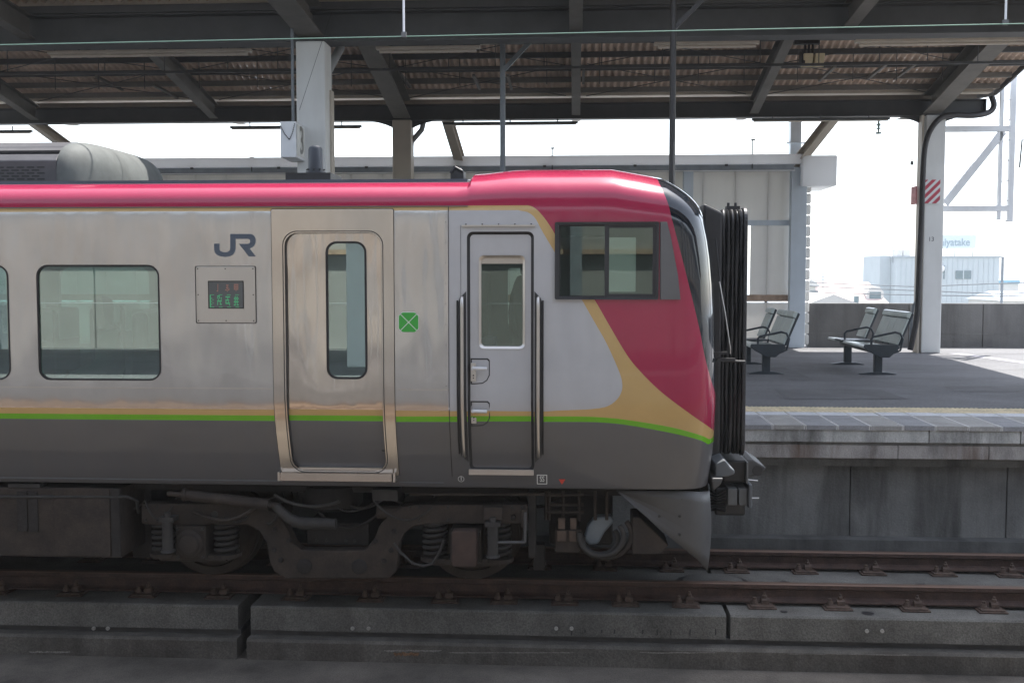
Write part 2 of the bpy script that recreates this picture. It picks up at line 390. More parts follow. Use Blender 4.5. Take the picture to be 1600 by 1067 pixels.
# ---- far platform
z_cop0, z_cop1 = PZ(691, 2.93, 1300), PZ(668, 2.93, 1300)
z_b0, z_b1 = PZ(716, 2.96, 1300), PZ(695, 2.96, 1300)
pl = MB(); pl.box(-40, 30, 4.46, 15.4, .6, ZP); PLAT = struct(pl.build('platform', M['asphalt']))
pl = MB(); pl.box(-40, 30, 2.97, 4.46, .73, ZP-.05); pl.box(-40, 30, 3.1, 3.55, z_b0+.04, .6); pl.build('platform_core', M['pwall'], PLAT)
joints = [-20, -12, -8, -4, 0, 1.6]+[PX(1452, 2.93, 680), PX(1595, 2.93, 680)]+[8.5, 14, 30]
for i in range(len(joints)-1):
    m = MB(); m.box(joints[i]+.004, joints[i+1]-.004, 2.93, 3.05, z_cop0, z_cop1); m.build('coping_block', M['coping'], PLAT, bevel=.008)
    m = MB(); m.box(joints[i]-.3+.003, joints[i+1]-.3-.003, 2.955, 3.05, z_b0, z_b1); m.build('edge_beam', M['coping2'], PLAT, bevel=.008)
    m = MB(); m.box(joints[i]+.001, joints[i+1]-.001, 2.985, 3.05, z_b1+.001, z_cop0-.001); m.build('beam_joint', M['black'], PLAT)
wj = [-20, -9, -6, -3, 0, PX(1328, 3.18, 780), PX(1573, 3.18, 780), 7.6, 14, 30]
for i in range(len(wj)-1):
    m = MB(); m.box(wj[i]+.005, wj[i+1]-.005, 3.18, 3.3, -.6, z_b0+.02); m.build('wall_panel', M['pwall'], PLAT, bevel=.006)
m = MB(); m.box(-30, 30, 3.0, 3.18, -.6, PZ(839, 3.1, 1300)); struct(m.build('wall_footing', mat('footing', (.11, .11, .105), .9, 0, .4, 2, .3, 40, streak=.6)))
# edge slabs with pale joints, tactile blocks
def edge_piece(i):
    m = MB(); w = .327
    m.cm = 0; m.box(.014, w-.014, 0, .80, -.045, 0)
    m.cm = 1; m.box(.014, w-.014, .803, 1.07, -.045, .001)
    m.cm = 2; m.box(.004, .0135, .006, 1.07, -.045, -.001); m.box(w-.0135, w-.004, .006, 1.07, -.045, -.001)
    return m
jm = mat('pale_joint', (.66, .65, .63), .9, 0, .12, 9); lm = mat('white_line', (.60, .61, .63), .85, 0, .15, 6, fine=.1)
e0 = edge_piece(0).build('edge_slab', [M['tile'], lm, jm], None, origin=(0, 0, 0)); e1m = e0.data.copy(); e1m.materials[0] = M['tile2']
tb = MB(); tb.box(.003, .324, 0, .445, -.045, 0)
for a in range(6):
    for b in range(8):
        cx, cy = .03+a*.053, .03+b*.055; r0, r1 = .016, .009
        tb.add([(cx-r0, cy-r0, 0), (cx+r0, cy-r0, 0), (cx+r0, cy+r0, 0), (cx-r0, cy+r0, 0), (cx-r1, cy-r1, .006), (cx+r1, cy-r1, .006), (cx+r1, cy+r1, .006), (cx-r1, cy+r1, .006)],
               [(0, 1, 5, 4), (1, 2, 6, 5), (2, 3, 7, 6), (3, 0, 4, 7), (4, 5, 6, 7)])
t0 = tb.build('tactile_block', M['yellow'], None, origin=(0, 0, 0))
random.seed(5)
xoff = PX(1207, 2.95, 660) % .327
for k in range(-22, 32):
    x = xoff+k*.327
    for pro, y in ((e0, 2.915), (t0, 3.998)):
        o = pro.copy(); COL.objects.link(o); o.parent = PLAT
        if pro is e0 and random.random() < .45: o.data = e1m
        o.location = Vector((x, y, ZP-.001+random.uniform(-.002, .002)))-wloc(PLAT)
bpy.data.objects.remove(e0); bpy.data.objects.remove(t0)
pm = mat('asphalt_patch', (.125, .125, .13), .95, 0, .2, 2, .5, 120, fine=.3)
for x0, x1, y0, y1 in ((2.6, 4.1, 5.2, 6.4), (5.0, 6.2, 6.2, 6.9), (3.1, 3.5, 7.6, 9.8), (-3, -1.2, 5, 6.5)):
    m = MB(); m.add([(x0, y0, ZP+.004), (x1, y0+.05, ZP+.004), (x1-.04, y1, ZP+.004), (x0+.06, y1-.03, ZP+.004)], [(0, 1, 2, 3)]); m.build('asphalt_patch', pm, PLAT)
# painted line on the sunlit platform end, low dark patch seam
a = P(1480, 552, 13.2); m = MB()
q = [PX(1480, 13.2, 552), PX(1600, 9.4, 578)]
m.add([(q[0], 13.2, ZP+.004), (q[0]+.3, 13.2, ZP+.004), (q[1]+1.2, 9.0, ZP+.004), (q[1]+.9, 9.0, ZP+.004)], [(0, 1, 2, 3)])
m.build('painted_line', mat('lilac_line', (.27, .265, .29), .9, 0, .1), PLAT)

# ---- near platform (behind the camera) with its canopy and wall
g = MB(); g.box(-60, 70, -24, -6.3, -.6, ZP); struct(g.build('near_platform', M['asphalt']))

# ================================================================ CANOPY
def corrugated(x0, x1, y0, z0, y1, z1, pitch=.13, amp=.03, n=6):
    m = MB(); k = int((x1-x0)/pitch*n); vs = []; fs = []
    for i in range(k+1):
        x = x0+i*pitch/n; dz = amp*math.sin(2*math.pi*i/n)
        vs += [(x, y0, z0+dz), (x, y1, z1+dz), (x, y1, z1+dz+.008), (x, y0, z0+dz+.008)]
    for i in range(k):
        a, b = 4*i, 4*i+4
        fs += [(a, a+1, b+1, b), (a+3, b+3, b+2, a+2), (a, b, b+3, a+3), (a+1, a+2, b+2, b+1)]
    fs += [(0, 3, 2, 1), (4*k, 4*k+1, 4*k+2, 4*k+3)]
    return m.add(vs, fs)
E = CPOS.z
CX = {n: x for n, x in zip('abcd', (PX(491, 6.1, 150)-10.75, PX(491, 6.1, 150), 0, 0))}
Xc = [PX(630, 13.5, 230)-10.7, PX(630, 13.5, 230), PX(1454, 13.5, 230)]
RX = [PX(p, 13.5, 185) for p in (60, 338, 630, 900, 1176, 1452)]
XE = PX(1549, 13.5, 165)       # end of the canopy
X0 = -15.5
canopy = thing('platform_canopy', 'steel platform canopy with corrugated slate roof on white and beige columns behind the train', 'canopy', (Xc[1], 6.1, ZP))
zb = PZ(65, 6.1, 800); zt = PZ(17, 6.1, 800)
zb2 = PZ(187, 13.5, 900); zt2 = PZ(162, 13.5, 900)
m = MB(); m.hbeam((X0, 6.1, (zb+zt)/2), (XE, 6.1, (zb+zt)/2), .30, zt-zb); m.build('near_beam', M['canopy'], canopy)
m = MB(); m.hbeam((X0, 13.5, (zb2+zt2)/2), (XE-.15, 13.5, (zb2+zt2)/2), .22, zt2-zb2); m.box(XE-.15, XE-.13, 13.39, 13.61, zb2, zt2); m.build('far_beam', M['canopy'], canopy)
m = MB(); m.box(X0, XE, 5.9, 5.96, zt+.004, zt+.10); m.build('beam_angle', M['canopy'], canopy)
RIDGE = 9.8
def ZDk(y):                    # roof sheet level: ridge in the middle, valley gutters over both beams
    if y >= 13.5: return E+3.62+.09*(y-13.5)
    if y >= RIDGE: return E+3.62+.2*(13.5-y)
    if y >= 6.1: return E+3.62+.2*(y-6.1)
    return E+3.62+.08*(6.1-y)
for i, x in enumerate(RX):
    big = i in (2, 5); m = MB(); w, h = (.34, .38) if big else (.17, .30)
    z0 = zb2+h/2+(.0 if big else .03); zr_ = z0+.2*(13.5-RIDGE)
    m.hbeam((x, 3.2, z0+.25), (x, 6.05, z0+.02), w, h, .02, .014)
    m.hbeam((x, 6.16, z0+.012), (x, RIDGE-.003, zr_), w, h, .02, .014); m.hbeam((x, RIDGE+.003, zr_), (x, 13.37, z0+.026), w, h, .02, .014); m.hbeam((x, 13.63, z0+.02), (x, 15.2, z0+.14), w, h*.8)
    m.build('rafter', M['canopy_l'] if not big else mat('haunch', (.15, .14, .125), .65, 0, .15), canopy)
PUR = [3.3, 4.6, 6.8, 7.7, 8.7, 9.6, 10.2, 10.8, 11.4, 12.0, 12.55, 13.1, 14.3, 15.1]
for y in PUR:
    z = ZDk(y)+.012; s_ = 1
    m = MB(); m.box(X0, XE, y-.004, y+.004, z-.14, z-.045); m.box(X0, XE, y+.0045, y+.06, z-.14, z-.133); m.box(X0, XE, y+.0045, y+.06, z-.062, z-.055)
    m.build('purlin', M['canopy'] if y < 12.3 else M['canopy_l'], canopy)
SEG = [(2.68, 4.6), (4.6, 6.0), (6.2, 8.0), (8.0, RIDGE), (RIDGE, 11.4), (11.4, 12.0), (12.0, 12.55), (12.55, 13.1), (13.1, 13.46), (13.66, 15.25)]
for i, (a_, b_) in enumerate(SEG):
    a2 = a_-.12 if i in (5, 6, 7, 8) else a_; up = .012 if i in (5, 6, 7, 8) else 0
    corrugated(X0, XE+.05, a2, ZDk(a2)-up, b_, ZDk(b_)+.004).build('roof_sheet', M['slate'], canopy, smooth=50)
m = MB(); m.box(X0, XE, RIDGE-.16, RIDGE+.16, ZDk(RIDGE)+.032, ZDk(RIDGE)+.05); m.build('ridge_cap', M['canopy'], canopy)
for yv in (6.1, 13.56):        # valley gutters over the beams
    m = MB(); m.box(X0, XE, yv-.13, yv+.13, E+3.56, E+3.60); m.box(X0, XE, yv-.13, yv-.115, E+3.60, E+3.68); m.box(X0, XE, yv+.115, yv+.13, E+3.60, E+3.68); m.build('valley_gutter', M['col_b'], canopy)
for y0, y1 in ((7.0, 8.7), (8.7, 9.8), (10.2, 11.6), (11.6, 13.1)):      # sag rods / bracing
    for i in range(len(RX)-1):
        xa, xb = RX[i]+.2, RX[i+1]-.2
        for p_, q_ in (((xa, y0, ZDk(y0)-.17), (xb, y1, ZDk(y1)-.19)), ((xb, y0, ZDk(y0)-.18), (xa, y1, ZDk(y1)-.20))):
            m = MB(); m.tube([p_, q_], .008, 6); m.build('brace_rod', M['canopy'], canopy)
random.seed(11)
for px, y0, y1, yd in ((150, 120, 145, 13), (240, 133, 142, 13), (625, 115, 138, 12.8), (740, 118, 136, 12.8), (793, 118, 134, 12.8), (912, 108, 130, 12.6), (1305, 103, 126, 12.4), (1430, 100, 124, 12.4), (1385, 100, 124, 12.4)):
    a = P(px, y0, yd-1.2); b = P(px+(900-px)*.075, y1, yd); m = MB(); m.beam(a, (a.x, b.y, a.z-.04), .05, .05); m.build('purlin_strut', M['canopy_l'], canopy)
for i in range(len(RX)-1):        # thin hangers between beam and roof
    for fx_ in (.12, .4, .62, .85):
        x = RX[i]+(RX[i+1]-RX[i])*fx_
        for y in (9.6, 11.25):
            m = MB(); m.tube([(x, y, zb2+.3), (x, y, ZDk(y)-.1)], .008, 6); m.build('hanger_rod', M['canopy'], canopy)
m = MB(); m.box(X0, XE, 9.58, 9.62, zb2+.26, zb2+.30); m.build('conduit_rail', M['canopy'], canopy)
gz = ZDk(15.25)-.06; m = MB(); m.box(X0, XE, 15.15, 15.35, gz-.03, gz+.06); m.build('eaves_gutter', M['col_b'], canopy)
k = 0; x = X0
while x < XE-.2:
    m = MB(); m.box(x, x+.05, 15.10, 15.36, gz-.045, gz+.07); m.build('gutter_joint', M['canopy_l'], canopy); x += .72
# gable end trim
m = MB()
for a_, b_ in ((2.68, 6.1), (6.1, RIDGE), (RIDGE, 13.5), (13.5, 15.3)): m.beam((XE+.07, a_, ZDk(a_)-.02), (XE+.07, b_, ZDk(b_)-.02), .04, .2)
m.build('verge_board', M['canopy'], canopy)
# columns
def column(x, y, w, mt, z1, name='column'):
    m = MB(); h = w/2
    m.box(x-h, x+h, y-h, y+h, ZP, z1); return m.build(name, mt, canopy, bevel=.02)
wn_ = (516-467)/FPX*(6.1-CPOS.y); column(PX(491, 6.1, 150), 6.1, wn_*.93, M['col_w'], zb-.002)
m = MB(); xr = PX(514, 6.2, 200); m.box(xr, xr+.05, 6.15, 6.30, ZP, zb-.6); m.build('column_flange', M['col_b'], canopy)
column(PX(630, 13.5, 230), 13.5, .38, M['col_b'], zb2-.002)
column(PX(1454, 13.5, 350), 13.5, .38, M['col_w'], zb2-.002)
column(PX(491, 6.1, 150)-10.75, 6.1, .4, M['col_w'], zb-.002); column(PX(1454, 13.5, 350), 6.1, .4, M['col_w'], zb-.002); column(Xc[0], 13.5, .38, M['col_b'], zb2-.002)
for i, x in enumerate((Xc[1], Xc[2])):      # curved haunches of far beam at the columns
    for s in (-1, 1):
        m = MB(); pts = [(x+s*.19, zb2+.001), (x+s*.75, zb2+.001)]+[(x+s*(.19+.56*(1-t)), zb2-.14*t*t) for t in (.25, .5, .75, 1)]
        m.prism([(p[0], p[1]-.002) for p in pts], 'y', 13.47, 13.53); m.build('haunch', M['canopy'], canopy)
# black flange edge on the left of column 13
xl = PX(1437, 13.4, 350); m = MB(); m.box(xl-.03, xl+.012, 13.30, 13.55, ZP, zb2); m.build('column_flange', M['col_b'], canopy)
# drain pipes
a = P(530, 12, 6.6); b = P(532, 75, 6.6); c = P(512, 112, 6.4); d_ = P(512, 135, 6.35)
m = MB(); m.tube([a, (b.x, a.y, b.z), c, (c.x, c.y, d_.z)], .062, 12); m.build('drain_pipe', M['pipe'], canopy, 50)
a = P(662, 190, 13.6); m = MB(); m.tube([(a.x, a.y, zb2+.1), a, P(659, 203, 13.6), P(643, 222, 13.6), P(641, 250, 13.6)], .055, 10); m.build('drain_pipe', M['pipe'], canopy, 50)
# column number and cable
m = MB(); o13 = P(1455, 374, 13.5-.19-.003)
text_mb(m, '13', .12, lambda u, v: (o13.x+u, 13.5-.19-.003, o13.z+v), 1); m.build('column_number', M['ink'], canopy)
cb = [P(1549, 150, 13.45), P(1553, 165, 13.45), P(1545, 176, 13.42), P(1520, 181, 13.3), P(1480, 181, 13.2), P(1462, 192, 13.15), P(1449, 215, 13.15), P(1443, 250, 13.15), P(1440, 330, 13.15), P(1436, 420, 13.15), P(1433, 490, 13.15), P(1426, 530, 13.15), P(1422, 547, 13.15)]
cb = cat(cb); m = MB(); m.tube(cb, .055, 10); tag(m.build('power_cable', M['pole_d'], None, 60), 'thick black cable running down the white column numbered 13', 'cable')
m = MB(); m.tube([P(1422, 546, 13.25), P(1424, 500, 13.25), P(1427, 478, 13.25), P(1434, 466, 13.25)], .028, 8); tag(m.build('conduit', M['gutter'], None, 60), 'thin grey conduit curving into the black cable at the column foot', 'conduit')

# inclined struts beyond the far beam
for i, (p0, p1) in enumerate((((1306, 178), (1243, 258)), ((698, 183), (722, 262)), ((52, 190), (150, 262)))):
    a = P(*p0, 13.7); b = P(*p1, 14.85); m = MB(); m.hbeam(a, b, .2, .18, .014, .012)
    m.build('eaves_strut', M['col_b'], canopy)
# ================================================================ WINDBREAK AND PARAPET
YW = 15.0
wb = thing('windbreak_wall', 'pale panelled windbreak wall with white eaves fascia behind the platform benches', 'wall', (PX(1150, YW), YW, ZP))
seams = [PX(p, YW, 300) for p in (1098, 1149, 1200, 1236)]; st = seams[1]-seams[0]
while seams[0] > -14: seams.insert(0, seams[0]-st)
rows = [(PZ(352, YW), PZ(264, YW)), (PZ(462, YW), PZ(353, YW)), (ZP, PZ(472, YW))]
slit = PX(1169, YW, 400)
for i in range(len(seams)-1):
    for r, (z0, z1) in enumerate(rows):
        x0, x1 = seams[i]+.003, seams[i+1]-.003
        if r == 1 and x0 < slit < x1: x1s = (x0, slit-.05); x2s = (slit+.05, x1); rng = [x1s, x2s]
        else: rng = [(x0, x1)]
        for xa, xb in rng:
            m = MB(); m.box(xa, xb, YW, YW+.05, z0+.004, z1-.004); m.build('panel', M['panel'], wb, bevel=.004)
m = MB(); m.box(seams[0], seams[-1], YW+.052, YW+.06, ZP, ZP+.12); m.build('backing', M['gutter'], wb)
for x in seams[:-1]: m = MB(); m.box(x-.03, x+.03, YW+.0505, YW+.07, ZP, PZ(264, YW)); m.build('joint_strip', M['canopy'], wb)
z = PZ(350, YW); m = MB(); m.box(seams[0], seams[-1], YW-.07, YW-.002, z-.05, z+.06); m.build('girt', M['bluewhite'], wb, bevel=.005)
z = PZ(466, YW); m = MB(); m.box(seams[0], seams[-1], YW-.06, YW-.002, z-.06, z+.08); m.build('ledge', M['rustledge'], wb, bevel=.005)
for px in (1245, 1078):
    x0 = PX(px-12, YW-.15, 400); x1 = PX(px+(12 if px > 1200 else 3), YW-.15, 400)
    m = MB(); m.box(x0, x1, YW-.3, YW-.075, ZP, PZ(266, YW)); m.build('post', M['bluewhite'], wb, bevel=.006)
xk = PX(1258, YW, 400)
for k in range(17):     # corrugated edge next to the post
    z = ZP+.05+k*.23; m = MB(); m.box(xk, xk+.09, YW-.1, YW, z, z+.215); m.build('edge_rib', M['panel'], wb, bevel=.03)
m = MB(); x0, x1 = PX(1236, YW, 220), PX(1253, YW, 220); m.box(x0, x1, YW+.05, YW+.28, PZ(245, YW), PZ(170, YW)); m.build('upper_post', M['bluewhite'], wb, bevel=.005)
m = MB(); z = PZ(226, YW); m.box(x0-.08, x1+.08, YW, YW+.33, z-.01, z+.01); m.build('post_flange', M['bluewhite'], wb)
XF0, XF1 = -16, PX(1241, YW-.4, 250)
m = MB(); m.box(XF0, XF1+.25, YW-.45, YW+1.2, PZ(259, YW-.4), PZ(244, YW-.4)); m.build('fascia', M['fascia'], wb, bevel=.01)
m = MB(); m.box(XF0, XF1, YW-.40, YW-.05, PZ(268, YW-.4), PZ(259.6, YW-.4)); m.build('gutter', M['gutter'], wb, bevel=.01)
for k in range(12):
    x = XF0+2+k*1.9; m = MB(); m.box(x, x+.06, YW-.43, YW-.40, PZ(262, YW-.4), PZ(256, YW-.4)); m.build('gutter_bracket', M['canopy'], wb)
m = MB(); m.box(PX(1254, YW-.5, 270), PX(1308, YW-.5, 270), YW-.5, YW+1.0, PZ(293, YW-.5), PZ(246, YW-.5)); m.build('eaves_end_box', M['fascia'], wb, bevel=.02)
for px, t in ((1176, 220), (863, 233), (393, 248)):
    p = P(px, t, YW-.42); m = MB(); m.tube([p, (p.x, p.y, PZ(266, YW-.42))], .012, 6); m.box(p.x-.03, p.x+.05, p.y-.02, p.y+.02, p.z, p.z+.03); m.build('rod', M['lampdark'], wb)
m = MB(); m.tube([(XF0, YW-.5, PZ(269, YW-.5)), (XF1, YW-.5, PZ(269, YW-.5))], .012, 6); m.build('cable_line', M['fascia'], wb)

pw = thing('parapet_wall', 'stained grey concrete parapet wall along the back of the platform', 'wall', (PX(1400, YW), YW, ZP))
zt3 = PZ(474, YW, 1400); ed = [PX(1262, YW), PX(1420, YW), PX(1536, YW), PX(1690, YW), 14, 22, 30]
for i in range(len(ed)-1):
    m = MB(); m.box(ed[i]+.006, ed[i+1]-.006, YW, YW+.2, .9, zt3); m.build('wall_panel', M['parapet'], pw, bevel=.012)
z = PZ(521, YW, 1400)
m = MB(); m.box(ed[0], ed[-1], YW-.006, YW+.03, z-.006, z+.003); m.build('form_line', M['pwall'], pw)

# ================================================================ NEAR SIDE (behind the camera)
nc = thing('opposite_canopy', 'steel canopy with corrugated roof over the opposite platform where the camera stands', 'canopy', (-3.6, -9.5, ZP))
ndk = corrugated(-60, 70, -11.4, 6.2, -5.9, 6.5, .26, .03, 4).build('roof_sheet', M['slate'], nc)
for y in (-6.4, -9.5, -11): 
    m = MB(); m.hbeam((-60, y, 5.9), (70, y, 5.9), .2, .4); m.build('beam', M['canopy'], nc)
for x in (-25, -14.3, -3.6, 7.1, 17.8, 28.5, 39.2): 
    m = MB(); m.box(x-.2, x+.2, -9.7, -9.3, ZP, 5.7); m.build('column', M['col_w'], nc, bevel=.02)
NWM = mat('opposite_panel', (.36, .35, .335), .7, 0, .08, 1.2)
nw = thing('opposite_wall', 'white panelled wall behind the opposite platform facing the train', 'wall', (0, -13.5, ZP))
for k in range(-25, 34):
    for z0, z1 in ((ZP, 2.0), (2.0, 5.2)):
        m = MB(); m.box(k*2.0+.02, k*2.0+1.98, -13.6, -13.5, z0+.01, z1-.01); m.build('panel', NWM, nw)
m = MB(); m.box(-50, 68, -13.4, -13.25, 5.2, 5.6); m.build('fascia', M['gutter'], nw)
m = MB(); m.box(-50, 68, -13.48, -13.38, 3.0, 3.10); m.build('ledge', M['rustledge'], nw)
# unseen empty track, added so its brown brake-dusted slab reflects warmth onto the train
dust = mat('brake_dust_concrete', (.17, .125, .09), .9, 0, .35, 1.5, .3, 40, fine=.2)
m = chunk(-40, 40, -5.0, -3.1, -.6, -.18, .02); struct(m.build('unseen_track_slab', dust))
for y, w in ((-3.53, 'closer to the train'), (-4.6, 'beside the camera platform')):
    m = MB(); m.prism(rail_profile(y), 'x', -40, 40); tag(m.build('rail', M['rust']), 'rusty rail of the unseen added track, '+w, 'rail')
for k in range(-24, 34, 2): 
    m = MB(); m.box(k*2-.12, k*2+.12, -13.48, -13.2, ZP, 5.2); m.build('post', M['gutter'], nw)  # unseen posts, added to draw wavy vertical reflections in the steel side
# ================================================================ TRAIN
YC = 1.4; XB = -8.6
train = thing('railcar', 'silver diesel railcar with red and gold painted cab standing beside the platform', 'train', (-2.5, YC, 0))
ZR = PZ(322, 0, 600)
PROF = [(.245, .905), (.225, .912), (.205, .95), (.165, 1.06), (.12, 1.18), (.075, 1.30), (.035, 1.43), (.008, 1.56), (0, 1.66), (0, 1.9), (0, 2.2), (0, 2.5), (0, 2.75), (0, 2.95), (0, 3.04), (.004, ZR),
        (.009, ZR+.03), (.017, ZR+.06), (.031, ZR+.087), (.057, ZR+.115), (.097, ZR+.143), (.15, ZR+.168), (.21, ZR+.189), (.28, ZR+.206), (.36, ZR+.221), (.5, ZR+.238), (.75, ZR+.252), (1.05, ZR+.262), (1.4, ZR+.266)]
def inset(z):
    for i in range(8):
        (a, z0), (b, z1) = PROF[i], PROF[i+1]
        if z0 <= z <= z1: return a+(b-a)*(z-z0)/(z1-z0) if z1 > z0 else a
    return PROF[0][0] if z < 1 else 0
def sm(a, b, x): t = min(1, max(0, (x-a)/(b-a))); return t*t*(3-2*t)
XS = .28
def xfront(z): 
    t = [(.9, 1.085), (1.2, 1.115), (1.6, 1.12), (2.1, 1.11), (2.6, 1.085), (3.0, 1.05), (3.4, 1.0)]
    if z <= t[0][0]: return t[0][1]
    for (a, b), (c, d) in zip(t, t[1:]):
        if z <= c: return b+(d-b)*(z-a)/(c-a)
    return t[-1][1]
XCAB = PX(733, .1, 300)
def cabz(z, x):
    k = sm(XCAB-.012, XCAB+.012, x)*.35
    kk = 1+(.17+.14*sm(XCAB, XCAB+.4, x))*sm(XCAB-.01, XCAB+.01, x)
    return ZR+(z-ZR)*kk if z > ZR else z
full = [(p[0], p[1]) for p in PROF]+[(2*YC-p[0], p[1]) for p in PROF[-2::-1]]
stations = [XB, -7, -6, -5, -4, -3, -2, -1.4, XCAB-.10, XCAB-.013, XCAB+.013, XCAB+.10]+[XCAB+.10+(XS-XCAB-.10)*k/9 for k in range(1, 10)]
rings = []
for x in stations: rings.append([(x, y, cabz(z, x)) for y, z in full])
NN = 6.5; NT = 22
for k in range(1, NT+1):
    th = (math.pi/2)*(k/NT)**.8; u = math.sin(th)**(2/NN); c = max(0, math.cos(th))**(2/NN)
    if k == NT: u, c = 1, 0.0
    ring = []
    for y, z in full:
        x = XS+(xfront(z)-XS)*u; zz = cabz(z, x); zz -= .30*u**2.3*sm(2.5, 3.45, zz)
        # belly of the nose lifts very slightly
        ring.append((x, YC+(y-YC)*c, zz))
    rings.append(ring)
nv = len(full); vs = [v for r in rings for v in r]
fs = [(i*nv+k, i*nv+k+1, (i+1)*nv+k+1, (i+1)*nv+k) for i in range(len(rings)-1) for k in range(nv-1)]
bme = bpy.data.meshes.new('body'); bme.from_pydata(vs, [], fs)
bm = bmesh.new(); bm.from_mesh(bme); bmesh.ops.remove_doubles(bm, verts=bm.verts, dist=.0005)
# close the rear end
be = [e for e in bm.edges if e.is_boundary and all(abs(v.co.x-XB) < 1e-3 for v in e.verts)]
bmesh.ops.recalc_face_normals(bm, faces=bm.faces)
bvh = BVHTree.FromBMesh(bm)
if sum(f.normal.y for f in bm.faces if f.calc_center_median().y < .1) > 0: bmesh.ops.reverse_faces(bm, faces=bm.faces)
bm.to_mesh(bme); bm.free()
def hit(px, py):
    d = (CM @ Vector(((px-800)/FPX, (533.5-py)/FPX, -1))).normalized()
    h = bvh.ray_cast(CPOS, d)
    return h[0] if h[0] is not None else P(px, py, .2)
body = bpy.data.objects.new('body', bme); COL.objects.link(body)

# ---- livery: painted areas as curves in the car's length and height
U0, U1, V0, V1 = -1.4, 1.4, .8, 3.4
def livery(name, steel, srough, steel_only=False):
    m = bpy.data.materials.new(name); m.use_nodes = True; n, l = nodes_of(m); b = n['Principled BSDF']
    g = n.new('ShaderNodeNewGeometry'); sp = n.new('ShaderNodeSeparateXYZ'); l.new(g.outputs['Position'], sp.inputs[0])
    def math_(op, a, bb, clamp=False):
        k = n.new('ShaderNodeMath'); k.operation = op; k.use_clamp = clamp
        for i, q in enumerate((a, bb)):
            if q is None: continue
            if isinstance(q, (int, float)): k.inputs[i].default_value = q
            else: l.new(q, k.inputs[i])
        return k.outputs[0]
    un = math_('DIVIDE', math_('SUBTRACT', sp.outputs[0], U0), U1-U0, True)
    vn = math_('DIVIDE', math_('SUBTRACT', sp.outputs[2], V0), V1-V0, True)
    def curve(src, pts, smooth=True):
        c = n.new('ShaderNodeFloatCurve'); cm = c.mapping; cu = cm.curves[0]
        pts = sorted(pts); cl = []
        for p in pts:
            if not cl or p[0]-cl[-1][0] > .0015: cl.append((min(1, max(0, p[0])), min(1, max(0, p[1]))))
        if cl[0][0] > .001: cl.insert(0, (0, cl[0][1]))
        if cl[-1][0] < .999: cl.append((1, cl[-1][1]))
        while len(cu.points) < len(cl): cu.points.new(.5, .5)
        for q, p in zip(cu.points, cl): q.location = p; q.handle_type = 'VECTOR'
        cm.update(); l.new(src, c.inputs[1]); return c.outputs[0]
    def uv(px, py): h = hit(px, py); return ((h.x-U0)/(U1-U0), (h.z-V0)/(V1-V0))
    def dens(pts, k=5):        # Catmull-Rom through the traced points
        out = []; q = [pts[0]]+pts+[pts[-1]]
        for i in range(1, len(q)-2):
            for j in range(k):
                t = j/k; a, b_, c, d = q[i-1], q[i], q[i+1], q[i+2]
                out.append(tuple(.5*((2*b_[e])+(-a[e]+c[e])*t+(2*a[e]-5*b_[e]+4*c[e]-d[e])*t*t+(-a[e]+3*b_[e]-3*c[e]+d[e])*t**3) for e in (0, 1)))
        return out+[pts[-1]]
    gt = [(600, 650.5), (800, 650.5), (900, 650.5), (940, 652), (980, 656), (1047, 667), (1092, 679), (1108, 686)]
    gb = [(600, 659), (800, 659), (900, 659), (940, 660), (980, 664), (1047, 676), (1092, 687), (1106, 694)]
    ztop = curve(un, [uv(*p) for p in dens(gt)]); zbot = curve(un, [uv(*p) for p in dens(gb)])
    red = [(820, 320.5), (832, 323), (845, 334), (863, 359), (895, 414), (930, 470), (953, 510), (980, 555), (1002, 582), (1034, 613), (1079, 647), (1115, 672), (1126, 683)]
    rx = curve(vn, [(p[1], p[0]) for p in [uv(*p) for p in dens(red)]])
    wh = [(800, 329), (812, 329.2), (825, 332), (836, 341), (847, 361), (863, 388), (890, 434), (910, 470), (930, 505), (948, 537), (966, 577), (972, 597), (971, 612), (962, 626), (945, 636), (912, 640), (860, 641.6), (845, 642)]
    wx = curve(vn, [(p[1], p[0]) for p in [uv(*p) for p in dens(wh)]])
    bl = [(1022, 270), (1027, 280), (1043, 316), (1050, 343), (1070, 420), (1092, 510), (1101, 556), (1113, 600), (1127, 640), (1127, 700)]
    bx = curve(vn, [(p[1], p[0]) for p in [uv(*p) for p in dens(bl)]])
    lt = lambda a, c: math_('LESS_THAN', a, c)
    gtn = lambda a, c: math_('GREATER_THAN', a, c)
    zc = uv(700, 321.5)[1]; zw1 = uv(700, 329)[1]; zw0 = uv(700, 642)[1]
    is_roof = gtn(vn, zc)
    inw = math_('MULTIPLY', gtn(vn, zw0), lt(vn, zw1))
    is_white = math_('MULTIPLY', inw, lt(un, wx))
    is_red = math_('MAXIMUM', is_roof, gtn(un, rx))
    is_grey = lt(vn, zbot); is_green = math_('MULTIPLY', gtn(vn, zbot), lt(vn, ztop))
    is_black = math_('MULTIPLY', gtn(un, bx), gtn(vn, uv(1126, 700)[1]))
    xp = PX(700, 0, 500)
    painted = gtn(sp.outputs[0], xp) if not steel_only else 0.0
    # dark roof behind the shoulder
    dr = math_('MULTIPLY', gtn(sp.outputs[1], .235), is_roof)
    cabm = gtn(sp.outputs[0], XCAB); dr2 = math_('MULTIPLY', gtn(sp.outputs[1], .62), is_roof)
    mixr = n.new('ShaderNodeMix'); l.new(cabm, mixr.inputs[0]); l.new(dr, mixr.inputs[2]); l.new(dr2, mixr.inputs[3]); darkroof = mixr.outputs[0]
